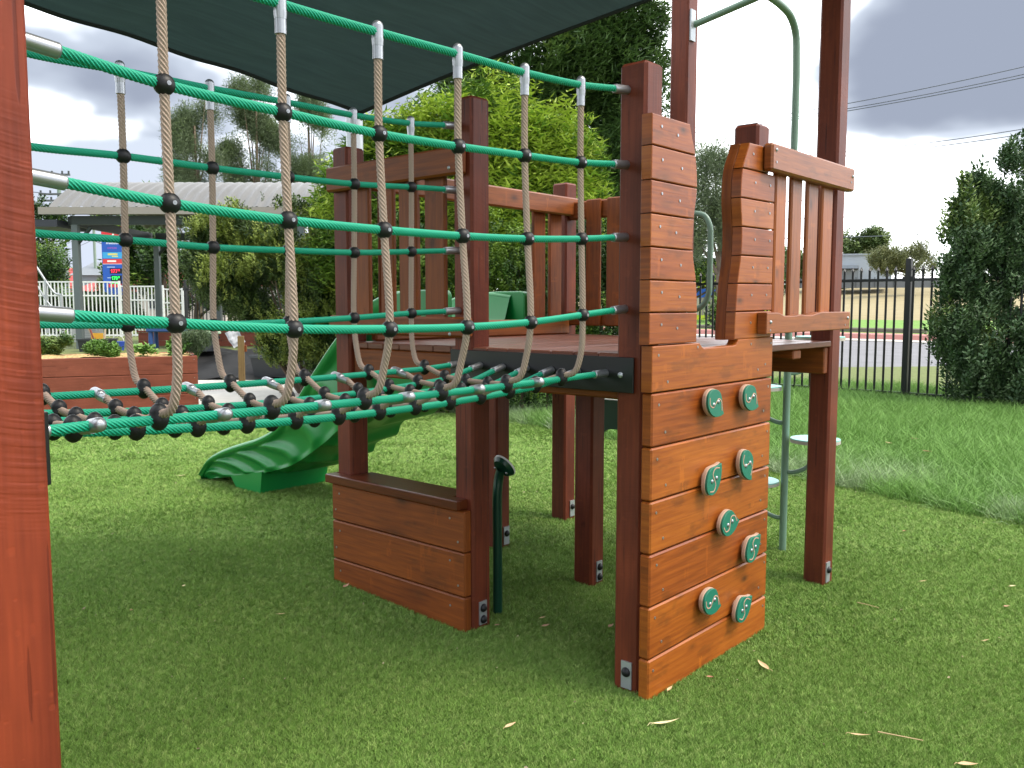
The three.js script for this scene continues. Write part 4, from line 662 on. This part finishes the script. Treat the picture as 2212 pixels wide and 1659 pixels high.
// blobs: [x, y, z, rx, ry, rz] round the thing's base; pal: linear colours, the last one is young growth
function crown(o, name, blobs, geo, n, pal, seed, opt = {}) {
  const R = mulberry(seed), m = new THREE.InstancedMesh(geo, opt.mat || LM, n), w = blobs.map(b => b[3] * b[4] + b[4] * b[5] + b[3] * b[5]), tot = w.reduce((a, b) => a + b), c = new THREE.Color(), p = V3(), { gap = .42, gf = 1.6, shell = .5, size = .35, up = 0, young = .62, yf = 1.3 } = opt;
  let k = 0, guard = 0;
  while (k < n && guard++ < n * 12) {
    let q = R() * tot, b = 0; while (q > w[b]) q -= w[b++]; b = blobs[Math.min(b, blobs.length - 1)];
    const a = R() * 6.2832, z = R() * 2 - 1, s = Math.sqrt(1 - z * z), r = Math.pow(R(), shell) * (1 + .18 * (R() - .5)); p.set(b[0] + b[3] * r * s * Math.cos(a), b[1] + b[4] * r * z, b[2] + b[5] * r * s * Math.sin(a));
    if (p.y < (opt.floor ?? .02) || n3(p, gf, seed) < gap * (.75 + .5 * R())) continue;
    if (opt.keep && !opt.keep(p)) continue;
    tmp.position.copy(p); const out = Math.atan2(p.x - b[0], p.z - b[2]); tmp.rotation.set(opt.hang ? Math.PI - .5 * R() : (up + .9 * (R() - .2)), out + (R() - .5) * 2.6, (R() - .5) * 1.1, 'YXZ'); const sc = 1 - size + 2 * size * R(); tmp.scale.setScalar(sc); tmp.updateMatrix(); m.setMatrixAt(k, tmp.matrix);
    const yg = n3(p, yf, seed + 9) > young && r > .55 && R() < .75, A = pal[yg ? pal.length - 1 : Math.floor(R() * (pal.length - 1))], j = .8 + .4 * R(); c.setRGB(A[0] * j, A[1] * j, A[2] * j); m.setColorAt(k, c); k++;
  }
  m.count = k; m.name = name; m.userData.kind = 'stuff'; m.castShadow = m.receiveShadow = true; o.add(m); return m;
}
const barkTex = dtex(256, 256, (x, y) => mix3([.28, .23, .18], [.45, .39, .33], fbm(x * 10, y * 40, 5, 4, 10, 40))); const bark = std(0xffffff, .95, { map: barkTex }), paleBark = std(0xb8ada0, .85, { map: dtex(256, 256, (x, y) => mix3([.55, .5, .45], [.8, .76, .72], fbm(x * 12, y * 8, 15, 4, 12, 8))) });
function limb(pts, r0, r1) { const c = new THREE.CatmullRomCurve3(pts), g = new THREE.TubeGeometry(c, 20, 1, 9), p = g.attributes.position, n = 21, k = 10; for (let i = 0; i < n; i++) { const q = c.getPointAt(i / 20), r = lerp(r0, r1, Math.pow(i / 20, .8)); for (let j = 0; j < k; j++) { const t = i * k + j; p.setXYZ(t, q.x + (p.getX(t) - q.x) * r, q.y + (p.getY(t) - q.y) * r, q.z + (p.getZ(t) - q.z) * r); } } g.computeVertexNormals(); return g; }
function trunk(o, h, r, blobs, seed, mat = bark, from = .35, name = 'trunk') { const R = mulberry(seed), gs = [limb([V3(0, -.1, 0), V3((R() - .5) * .2, h * .4, (R() - .5) * .2), V3((R() - .5) * .3, h, (R() - .5) * .3)], r, r * .35)]; for (const b of blobs) { const y0 = h * (from + .4 * R()); gs.push(limb([V3(0, y0, 0), V3(b[0] * .45, lerp(y0, b[1], .55), b[2] * .45), V3(b[0] * .9, b[1] + b[4] * .3, b[2] * .9)], r * .45, r * .08)); } return add(o, name, merge(gs), mat); }
const rb = (seed, n, cx, cy, cz, sx, sy, sz, r) => { const R = mulberry(seed), a = []; for (let i = 0; i < n; i++) { const q = r * (.7 + .6 * R()); a.push([cx + (R() * 2 - 1) * sx, cy + (R() * 2 - 1) * sy, cz + (R() * 2 - 1) * sz, q, q * (.75 + .4 * R()), q]); } return a; };
const longLeaf = sprig(1, 12, .28, .125, .032, .9, 1.1), longLeaf2 = sprig(12, 12, .36, .15, .042, 1.0, 1.2), roundLeaf = sprig(2, 10, .12, .035, .021, .8), hedgeLeaf = sprig(3, 9, .14, .042, .026, .85), farLeaf = sprig(4, 9, .5, .2, .09, 1), wisp = sprig(5, 14, .9, .22, .035, .5, 1.4), shrubLeaf = sprig(6, 11, .16, .05, .027, .8), coneLeaf = sprig(7, 12, .18, .06, .034, .75), fineLeaf = sprig(8, 16, .14, .03, .007, .7);
const G = { bright: [[.08, .16, .026], [.14, .26, .034], [.22, .36, .046], [.42, .54, .08]], dark: [[.05, .10, .028], [.075, .14, .036], [.11, .19, .05], [.17, .26, .06]], hedge: [[.025, .06, .016], [.045, .10, .02], [.07, .15, .025], [.15, .25, .03]], shrub: [[.05, .09, .028], [.08, .135, .036], [.115, .18, .045], [.26, .33, .07]], gum: [[.15, .20, .11], [.20, .26, .145], [.26, .32, .19], [.22, .29, .13]], cone: [[.06, .11, .05], [.09, .15, .066], [.125, .195, .088], [.21, .29, .09]], far: [[.07, .12, .03], [.10, .16, .045], [.13, .19, .05], [.16, .22, .06]] };
function tree(name, label, x, d, y0, o2) { const p = at(x, 640, d), o = thing(name, label, 'tree', V3(p.x, y0, p.z)); o2(o); return o; }
// big trees behind the fort
tree('leafy_tree', 'bright green tree with drooping narrow leaves behind the rope bridge', 1040, 12.5, .05, o => {
  const b = [[-1.25, 3.35, .2, .75, .8, .7], [-.55, 3.7, 0, .75, .8, .75], [.2, 3.95, .1, .8, .85, .8], [.85, 3.6, .2, .8, .85, .75], [-.9, 2.6, .4, .85, .8, .6], [0, 2.8, .5, 1, .85, .6], [.9, 2.7, .5, .8, .8, .6], [1.25, 3.1, .2, .55, .6, .55], [-1.75, 2.85, .2, .5, .55, .5], [.3, 2.1, .5, 1.1, .6, .5], [-.7, 1.9, .5, .9, .6, .5]];
  trunk(o, 2.6, .13, b, 5); crown(o, 'crown', b, longLeaf, 9000, G.bright, 51, { gap: .43, gf: 2.3, shell: .5, hang: true, young: .5, yf: 2 });
});
tree('dark_tree', 'tall dark green tree behind the near climbing post', 1285, 15.5, .05, o => {
  const b = [[-1.3, 5.0, 0, .9, .9, .8], [-.3, 5.9, 0, 1.1, 1.1, 1], [.5, 5.5, .1, .8, .9, .8], [-.4, 4.6, .2, 1.3, 1, .9], [.55, 4.3, .2, .8, .9, .8], [-.9, 3.6, .3, 1, .9, .8], [.2, 3.5, .3, 1, .9, .8], [.7, 3.0, .3, .6, .8, .7], [-.2, 2.5, .3, 1.4, .8, .7], [.45, 6.4, 0, .8, .7, .7], [-2.1, 5.6, 0, .8, .6, .7]];
  trunk(o, 4.6, .17, b, 6); crown(o, 'crown', b, longLeaf2, 8000, G.dark, 52, { gap: .40, gf: 1.5, shell: .45, hang: true });
});
tree('side_tree', 'mid green tree rising behind the left fort post', 800, 13.5, .05, o => {
  const b = [[-.25, 3.2, 0, .6, .7, .6], [.35, 3.6, 0, .7, .7, .6], [.1, 2.5, .1, .7, .8, .6], [-.35, 2.3, .1, .5, .6, .5], [.7, 2.9, .1, .6, .7, .5]];
  trunk(o, 2.6, .09, b, 8); crown(o, 'crown', b, longLeaf, 1800, G.bright, 53, { gap: .42, gf: 1.7, shell: .45, hang: true, young: .66 });
});
{ // clipped hedge behind the deck
  const p = at(1130, 640, 10.9), o = thing('hedge', 'clipped green hedge with yellow green tips behind the fort deck', 'hedge', V3(p.x, .03, p.z), -.25), b = [];
  for (let i = 0; i < 12; i++) b.push([-2.0 + i * .33, 1.0, .1 * Math.sin(i * 2), .34, 1.05, .36], [-2.0 + i * .33, 1.95 + .12 * Math.sin(i * 1.7), 0, .34, .5, .34]);
  const gs = []; for (let i = 0; i < 12; i++) gs.push(limb([V3(-2 + i * .33, 0, 0), V3(-1.97 + i * .33, .8, .05), V3(-2.03 + i * .33, 1.9, 0)], .025, .008)); add(o, 'stems', merge(gs), bark);
  crown(o, 'foliage', b, hedgeLeaf, 13000, G.hedge, 61, { gap: .34, gf: 3, shell: .3, young: .50, yf: 2.2 });
}
{ // loose shrub left of the fort, many leaning stems
  const p = at(590, 640, 13.8), o = thing('leafy_shrub', 'large leafy shrub with leaning stems beside the slide', 'shrub', V3(p.x, .05, p.z));
  const b = [[-.9, 2.35, 0, .5, .45, .5], [-.3, 2.6, 0, .55, .45, .5], [.3, 2.5, 0, .55, .5, .5], [.8, 2.2, 0, .45, .5, .5], [-.75, 1.75, .1, .5, .45, .45], [.1, 1.8, .2, .6, .5, .4], [.75, 1.5, .2, .5, .5, .4], [.65, .95, .2, .5, .45, .4], [.2, .8, .2, .4, .4, .4], [-.35, 1.3, -.1, .4, .35, .4], [.95, .6, .2, .4, .45, .4], [-1.15, 2.0, 0, .25, .3, .3]];
  const gs = [], R = mulberry(9); for (let i = 0; i < 11; i++) { const q = b[i]; gs.push(limb([V3(.45 + .12 * (R() - .5), 0, .1 * (R() - .5)), V3(lerp(.45, q[0], .4), q[1] * .35 + .1, q[2]), V3(q[0] * .95, q[1], q[2])], .035, .008)); } add(o, 'stems', merge(gs), bark);
  crown(o, 'foliage', b, shrubLeaf, 11500, G.shrub, 62, { gap: .42, gf: 2.6, shell: .38, young: .48, yf: 1.8, up: -.1 });
}
{ // upright dense shrub at right, in front of the street fence
  const p = at(2135, 850, 11.7), o = thing('upright_shrub', 'tall dense dark green shrub with several pointed tops by the street fence', 'shrub', V3(p.x, .05, p.z));
  const b = [[-.35, 1.0, 0, .42, 1.0, .5], [.25, 1.0, .1, .5, 1.0, .5], [.8, 1.0, 0, .45, 1.0, .5], [-.38, 2.0, 0, .34, .75, .4], [.12, 2.2, .05, .42, .9, .42], [.62, 2.3, 0, .42, .9, .42], [1.0, 1.9, 0, .35, .9, .4], [-.42, 2.62, 0, .13, .42, .15], [-.2, 2.85, 0, .12, .42, .14], [.12, 3.05, 0, .16, .42, .16], [.5, 3.2, 0, .2, .5, .2], [.75, 3.05, 0, .2, .42, .2], [1.05, 2.7, 0, .2, .5, .2], [.25, .35, .1, .5, .4, .45]];
  const gs = []; for (const q of b.slice(0, 8)) gs.push(limb([V3(.3 + q[0] * .4, 0, 0), V3(q[0] * .8 + .05, q[1] * .6, 0), V3(q[0], q[1] + q[4] * .5, 0)], .03, .008)); add(o, 'stems', merge(gs), bark);
  crown(o, 'foliage', b, coneLeaf, 9500, G.cone, 63, { gap: .40, gf: 2.9, shell: .46, young: .6, yf: 1.6, up: -.25, mat: LMgloss });
}
// gum tree behind the climbing gap
tree('gum_tree', 'pale trunked gum tree seen between the two board stacks', 1556, 33, .2, o => {
  const b = [[-.4, 6.9, 0, .95, .8, .9], [.5, 6.6, 0, .8, .7, .8], [-.9, 5.8, 0, .9, .9, .8], [.2, 5.5, .2, .9, .9, .8], [.9, 5.4, 0, .7, .8, .7], [-.7, 4.6, .2, .9, .8, .8], [.6, 4.4, .2, .9, .7, .8], [-1.3, 4.0, 0, .7, .6, .6], [1.4, 4.7, 0, .7, .8, .6]];
  trunk(o, 5.4, .19, b, 15, paleBark, .3); crown(o, 'crown', b, wisp, 1500, G.gum, 64, { gap: .44, gf: 1.1, shell: .5, hang: true, size: .25 });
  stuff(crown(o, 'ivy', [[0, .8, .1, .3, .8, .3]], farLeaf, 60, G.hedge, 65, { gap: .1 }));
});
tree('round_tree', 'rounded bright green tree above the grey building', 1855, 114, 4.8, o => { const b = rb(31, 12, 0, 3.6, 0, 2.4, 1.6, 1.4, 1.3); trunk(o, 3, .25, b, 31); crown(o, 'crown', b, sprig(33, 9, .9, .4, .22, 1), 1500, G.far, 66, { gap: .40, gf: .7, shell: .42 }); });
tree('feathery_tree', 'feathery olive tree at the right end of the grey building', 1958, 92, 3.8, o => { const b = rb(32, 14, 0, 2.1, 0, 3.4, 1.3, 1.2, 1.1); trunk(o, 2.4, .2, b, 32); crown(o, 'crown', b, sprig(34, 12, .9, .3, .08, .8), 1500, [[.13, .16, .06], [.16, .19, .07], [.19, .21, .09], [.2, .22, .08]], 67, { gap: .45, gf: .9, shell: .5 }); });
tree('field_tree', 'green tree filling the gap behind the slats on the right', 1700, 110, 3, o => { const b = rb(35, 14, 0, 3.4, 0, 6, 1.6, 1.4, 1.6); trunk(o, 3, .25, b, 35); crown(o, 'crown', b, sprig(36, 9, .9, .4, .2, 1), 1300, G.far, 68, { gap: .4, gf: .6, shell: .42 }); });
tree('street_tree', 'dark green street tree filling the gap beside the gum tree', 1480, 58, .2, o => { const b = rb(37, 14, 1.5, 4.2, 0, 4.2, 1.5, 1.5, 1.3); trunk(o, 3.4, .22, b, 37); crown(o, 'crown', b, farLeaf, 3200, G.hedge, 69, { gap: .36, gf: .8, shell: .42 }); });
// wispy eucalypts on the left skyline
for (const [x, d, h, label, seed, sx, n] of [[430, 42, 11.4, 'wispy grey green eucalypt left of the sail corner', 41, 1.8, 3600], [560, 44, 13.0, 'tallest wispy eucalypt with a pale bare trunk under the sail', 42, 2.0, 4400], [672, 43, 11.6, 'wispy eucalypt right beside the fort rail', 43, 1.6, 3400]]) tree('eucalypt', label, x, d, .2, o => {
  const b = []; const R = mulberry(seed); for (let i = 0; i < 15; i++) { const t = i / 14, s = sx * (1 - .55 * t); b.push([(R() * 2 - 1) * s, lerp(3.8, h - .4, t), (R() * 2 - 1) * s * .6, .85 - .3 * t, .75, .8]); }
  trunk(o, h * .86, .15, b, seed, paleBark, .3); crown(o, 'crown', b, wisp, n, G.gum, seed + 30, { gap: .47, gf: 1.2, shell: .6, hang: true, size: .3 });
}).userData.group = 'eucalypts on the left skyline';
for (const [x, d, h, w, label, seed, n] of [[355, 72, 9.6, 4.2, 'bushy dark tree behind the price sign', 44, 2600], [430, 30, 3.6, 1.4, 'bushy tree behind the black yard fence', 45, 1700], [78, 36, 5.6, .8, 'slim tree beside the close left post', 46, 1300], [60, 30, 2.9, 1.0, 'low leafy tree behind the steps at far left', 47, 1300], [240, 70, 3.3, 1.0, 'small street tree left of the price sign', 48, 500], [640, 33, 3.8, 2.4, 'dark tree mass behind the leafy shrub', 49, 2600]]) tree('yard_tree', label, x, d, .3, o => {
  const k = d > 60 && h > 5 ? 2.2 : 1, b = rb(seed, 13, 0, h * .62, 0, w, h * .3, .8 * k, .62 * k); trunk(o, h * .6, .11 * k, b, seed); crown(o, 'crown', b, sprig(seed, 9, .34 * k, .13 * k, .07 * k, 1), n, G.hedge, seed + 40, { gap: .41, gf: 1.3 / k, shell: .45, young: .66 });
});
{ // low hedge behind the white fence
  const p = at(150, 650, 30), o = thing('low_hedge', 'low dark hedge growing behind the white picket fence', 'hedge', V3(p.x, .35, p.z)), b = []; for (let i = 0; i < 12; i++) b.push([-1.6 + i * .34, .75, 0, .4, .75, .5]); crown(o, 'foliage', b, sprig(70, 9, .25, .1, .05, 1), 2600, G.hedge, 70, { gap: .36, gf: 2, shell: .4 });
}
// herbs in the planter
function herb(name, label, x, y, d, geo, n, b, pal, seed, opt) { const p = at(x, y, d), o = thing(name, label, 'plant', V3(p.x, .80, p.z)); const gs = []; for (const q of b) gs.push(limb([V3(0, -.04, 0), V3(q[0] * .5, q[1] * .6, q[2] * .5), V3(q[0], q[1], q[2])], .008, .003)); add(o, 'stems', merge(gs), std(0x4f6a35, .8)); crown(o, 'leaves', b, geo, n, pal, seed, { gap: .2, shell: .5, floor: -.02, ...opt }); }
herb('bushy_herb', 'rounded bushy green herb at the left end of planter', 118, 765, 11.2, sprig(81, 9, .08, .035, .02, .9), 700, rb(81, 7, -.02, .13, 0, .17, .07, .1, .1), [[.05, .11, .025], [.07, .15, .03], [.10, .19, .04], [.16, .24, .05]], 81, {});
herb('low_herb', 'low light green leafy herb in the middle left of planter', 205, 770, 11.1, sprig(82, 8, .07, .04, .025, 1), 420, rb(82, 8, 0, .06, 0, .3, .03, .12, .08), [[.09, .18, .03], [.13, .26, .04], [.17, .32, .06], [.2, .36, .07]], 82, {});
herb('seedling', 'broad leafed seedling in front of the black tool tub', 318, 765, 11.0, sprig(83, 5, .07, .07, .05, 1.1), 26, [[0, .07, 0, .12, .06, .08], [-.12, .08, 0, .06, .05, .06]], [[.12, .24, .04], [.15, .3, .05], [.18, .32, .06]], 83, { gap: 0 });
herb('basil', 'bright green rounded herb below the blue table', 386, 752, 11.3, sprig(84, 8, .07, .05, .035, 1), 160, rb(84, 5, 0, .1, 0, .09, .05, .08, .09), [[.10, .22, .04], [.14, .28, .05], [.17, .34, .06]], 84, {});
herb('rosemary', 'grey green spiky rosemary bush at the right end of planter', 424, 752, 11.3, fineLeaf, 520, rb(85, 7, 0, .13, 0, .15, .09, .1, .1), [[.10, .15, .085], [.13, .18, .10], [.16, .21, .13], [.15, .21, .1]], 85, { up: -.4 });

// ------------------------------------------------------------------ turf and grass blades
function tuft(seed, n, h, w, r, bend) {
  const R = mulberry(seed), pos = []; const idx = [];
  for (let i = 0; i < n; i++) { const a = R() * 6.2832, q = r * Math.sqrt(R()), x = q * Math.cos(a), z = q * Math.sin(a), t = R() * 6.2832, hh = h * (.65 + .5 * R()), bb = bend * hh * (.4 + R()), bx0 = Math.cos(t) * bb, bz0 = Math.sin(t) * bb, s = R() * 6.2832, wx = Math.cos(s) * w / 2, wz = Math.sin(s) * w / 2, o = pos.length / 3; pos.push(x - wx, 0, z - wz, x + wx, 0, z + wz, x + bx0 * .4 - wx * .8, hh * .6, z + bz0 * .4 - wz * .8, x + bx0 * .4 + wx * .8, hh * .6, z + bz0 * .4 + wz * .8, x + bx0, hh, z + bz0); idx.push(o, o + 1, o + 3, o, o + 3, o + 2, o + 2, o + 3, o + 4); }
  const g = new THREE.BufferGeometry(); g.setAttribute('position', new THREE.Float32BufferAttribute(pos, 3)); g.setIndex(idx); g.computeVertexNormals(); return g;
}
{
  const list = [], R = mulberry(99);
  for (const [d0, d1, s] of [[1.7, 3.6, .0088], [3.6, 5, .0125], [5, 7.5, .0185], [7.5, 11.05, .028]]) for (let z = d0; z < d1; z += s) { const w = .66 * z + .45; for (let x = -w; x < w; x += s) { const px = x + (R() - .5) * s * 1.3, pz = -(z + (R() - .5) * s * 1.3); if (turfIn(px, pz) < 0) continue; list.push(px, pz, s); } }
  const n = list.length / 3, mat = new THREE.MeshPhysicalMaterial({ color: 0xffffff, roughness: .55, side: THREE.DoubleSide, transmission: .2, thickness: 0, specularIntensity: .3 });
  const m = new THREE.InstancedMesh(tuft(5, 10, .0205, .0030, .0095, .8), mat, n), c = new THREE.Color();
  for (let i = 0; i < n; i++) {
    const x = list[3 * i], z = list[3 * i + 1], s = list[3 * i + 2], lay = fbm(x * 2.6 + 9, z * 2.6, 8, 4), lay2 = fbm(x * .9 + 30, z * 1.6 + 4, 12, 3);
    tmp.position.set(x, ground(x, z), z); const dir = lay2 * 9; tmp.rotation.set(1.5 * (lay - .45) * Math.cos(dir) + (R() - .5) * .3, R() * 6.28, 1.5 * (lay - .45) * Math.sin(dir) + (R() - .5) * .3, 'XZY'); const k = 1 + (s / .0088 - 1) * .45; tmp.scale.set(k * 1.1, .85 + .4 * R(), k * 1.1); tmp.updateMatrix(); m.setMatrixAt(i, tmp.matrix);
    const v = .75 + .5 * R(), q = fbm(x * 1.3, z * 1.3, 44, 3), pale = R() < .22 ? 1 : 0; c.setRGB(lerp(.165, .225, q) * v * (1 + .6 * pale), lerp(.285, .365, q) * v * (1 + .3 * pale), lerp(.056, .086, q) * v * (1 + .8 * pale)); m.setColorAt(i, c);
  }
  m.name = 'turf_blades'; m.castShadow = m.receiveShadow = true; tag(m, 'short green blades of artificial turf under the play equipment', 'artificial turf', null, 'stuff'); scene.add(m);
}
{
  const list = [], R = mulberry(98);
  for (let x = -2; x < 9; x += .034) for (let z = -15.5; z < -5; z += .034) { const px = x + (R() - .5) * .04, pz = z + (R() - .5) * .04, t = turfIn(px, pz); if (t > .06 + .1 * vn(px * 6, pz * 6, 3) || t < -7.2 || Math.abs(px) > .72 * -pz + .6) continue; if (R() > (t > -3 ? 1 : .55)) continue; list.push(px, pz, t); }
  const n = list.length / 3, mat = new THREE.MeshPhysicalMaterial({ color: 0xffffff, roughness: .6, side: THREE.DoubleSide, transmission: .3, thickness: 0, specularIntensity: .25 });
  const m = new THREE.InstancedMesh(tuft(6, 6, .13, .0062, .03, 1.15), mat, n), c = new THREE.Color();
  for (let i = 0; i < n; i++) { const x = list[3 * i], z = list[3 * i + 1], q = fbm(x * 1.1, z * 1.1, 54, 3), e = sm(-1.3, -.2, list[3 * i + 2]) * sm(.38, .7, fbm(x * 2.5, z * 2.5, 58, 3)); tmp.position.set(x, ground(x, z) - .02, z); tmp.rotation.set((R() - .5) * .7, R() * 6.28, (R() - .5) * .7); const h = .6 + .8 * q + .25 * R(); tmp.scale.set(1.1, h, 1.1); tmp.updateMatrix(); m.setMatrixAt(i, tmp.matrix); const v = .75 + .5 * R(); c.setRGB(lerp(lerp(.16, .23, q), .36, e) * v, lerp(lerp(.31, .40, q), .45, e) * v, lerp(lerp(.07, .11, q), .27, e) * v); m.setColorAt(i, c); }
  m.name = 'lawn_grass'; m.castShadow = m.receiveShadow = true; tag(m, 'long unmown grass between the turf and the street fence', 'grass', null, 'stuff'); scene.add(m);
}
// ------------------------------------------------------------------ fallen leaves
{
  const mk = (seed, len, wid) => { const R = mulberry(seed), g = new THREE.PlaneGeometry(1, 1, 12, 4), p = g.attributes.position, tw = (R() - .5) * 1.6, cu = .25 + .5 * R(); for (let i = 0; i < p.count; i++) { const t = p.getX(i) + .5, s = p.getY(i) * 2, w = wid * Math.pow(Math.sin(Math.PI * Math.min(1, t * .96 + .02)), .8) * (.5 + .7 * (1 - t)) * .5, a = tw * (t - .5); const y = s * w, h = cu * len * .3 * Math.pow(2 * t - 1, 2) + Math.abs(y) * .5; p.setXYZ(i, (t - .5) * len, h + y * Math.sin(a), y * Math.cos(a)); } g.computeVertexNormals(); const st = limb([V3(-len / 2, cu * len * .3, 0), V3(-len * .62, cu * len * .3 + .004, .003), V3(-len * .72, cu * len * .3, .008)], .0012, .0008); return [g, st]; };
  const V = [mk(1, .066, .026), mk(2, .055, .03), mk(3, .085, .014), mk(4, .045, .028)], cs = [0xc9a983, 0xb08a70, 0xd6c39a, 0xa6755e].map(c => std(c, .8, { side: THREE.DoubleSide }));
  const L = [[1648, 1438, 0, 0, 1.9, 1.25, 'large curled tan leaf lying right of the climbing wall'], [1440, 1561, 2, 2, .1, 1.3, 'long thin pale leaf at the bottom middle of the turf'], [1103, 1567, 0, 0, .6, .8, 'small tan leaf at the bottom centre of the turf'], [1860, 1588, 2, 0, -.4, .9, 'narrow tan leaf at the lower right of the turf'], [2092, 1652, 0, 0, -.3, 1, 'tan leaf at the bottom right edge of the turf'], [748, 1266, 1, 1, 1.1, .9, 'tan leaf against the left end of the counter'], [398, 1265, 3, 2, 1, .5, 'tiny pale leaf on the turf left of the counter'], [610, 1326, 2, 0, 0, .55, 'thin brown leaf on the shaded turf before the counter'], [1180, 1352, 1, 1, .3, .8, 'brown leaf beside the counter end post'], [1173, 1334, 0, 0, .4, .55, 'tan leaf just behind the brown one under the fort'], [1075, 1350, 0, 1, .1, .5, 'small brown leaf at the talk tube foot'], [1320, 1352, 3, 1, .8, .9, 'brown leaf half hidden behind the near climbing post'], [1447, 1488, 0, 0, .9, .65, 'tan leaf touching the foot of the climbing wall'], [1535, 1463, 1, 3, -.5, .6, 'reddish leaf near the climbing wall foot'], [1995, 1255, 2, 0, .1, .6, 'thin leaf on the turf right of the tall post'], [2188, 1266, 0, 2, 0, .6, 'pale leaf at the right edge of turf'], [2175, 1310, 1, 1, 0, .6, 'brown leaf at the right edge of turf'], [1954, 1147, 3, 3, 0, .6, 'small brown leaf near the long grass edge'], [2130, 1383, 2, 0, .2, .5, 'faint leaf on the right hand turf'], [395, 1027, 2, 2, .1, .9, 'pale leaf on the turf left of the slide'], [285, 1318, 3, 3, 0, .4, 'dark speck of leaf on the left turf']];
  for (const [x, y, v, c, a, s, label] of L) { const p = atY(x, y, .01), h = ground(p.x, p.z) + .026, q = atY(x, y, h), o = thing('fallen_leaf', label, 'leaf', q, a, 'fallen leaves on the turf'); const b = add(o, 'blade', V[v][0], cs[c]); add(o, 'stalk', V[v][1], cs[c]); o.scale.setScalar(s * .88); o.rotation.z = .15; }
  { // specks of bark and seed husk blown onto the turf
    const R = mulberry(77), n = 260, m = new THREE.InstancedMesh(V[3][0], std(0xffffff, .9, { side: THREE.DoubleSide }), n), c = new THREE.Color(); let k = 0;
    while (k < n) { const z = -(2.4 + 8 * R()), x = (R() * 2 - 1) * .62 * -z; if (turfIn(x, z) < .1) continue; tmp.position.set(x, ground(x, z) + .02, z); tmp.rotation.set(R() * .6, R() * 6.28, R() * .6); tmp.scale.setScalar(.14 + .3 * R() * R()); tmp.updateMatrix(); m.setMatrixAt(k, tmp.matrix); const q = R(); c.setRGB(lerp(.12, .5, q), lerp(.08, .42, q), lerp(.05, .28, q)); m.setColorAt(k++, c); }
    m.name = 'turf_litter'; m.castShadow = m.receiveShadow = true; tag(m, 'tiny specks of bark and seed scattered over the turf', 'litter', null, 'stuff'); scene.add(m);
  }
  const twig = (x, y, a, l, label) => { const p = atY(x, y, .02), o = thing('twig', label, 'twig', V3(p.x, ground(p.x, p.z) + .024, p.z), a); add(o, 'stem', limb([V3(-l / 2, 0, 0), V3(0, .006, l * .06), V3(l / 2, .002, -l * .03)], .0022, .0012), cs[0]); };
  twig(1875, 1300, -.9, .11, 'pale bent twig on the turf at right'); twig(1945, 1580, -.5, .14, 'brown twig at the lower right of the turf');
  for (const [x, y, c, label] of [[1875, 925, 0, 'tan leaf caught high in the long grass'], [1918, 957, 0, 'small tan leaf in the long grass'], [1975, 948, 1, 'brown curled leaf in the long grass'], [2000, 975, 3, 'reddish leaf lower in the long grass']]) { const p = atY(x, y, .12), o = thing('grass_leaf', label, 'leaf', p, x, 'leaves caught in the long grass'); add(o, 'blade', V[0][0], cs[c]); add(o, 'stalk', V[0][1], cs[c]); o.scale.setScalar(1.3); }
}
renderer.render(scene, camera);
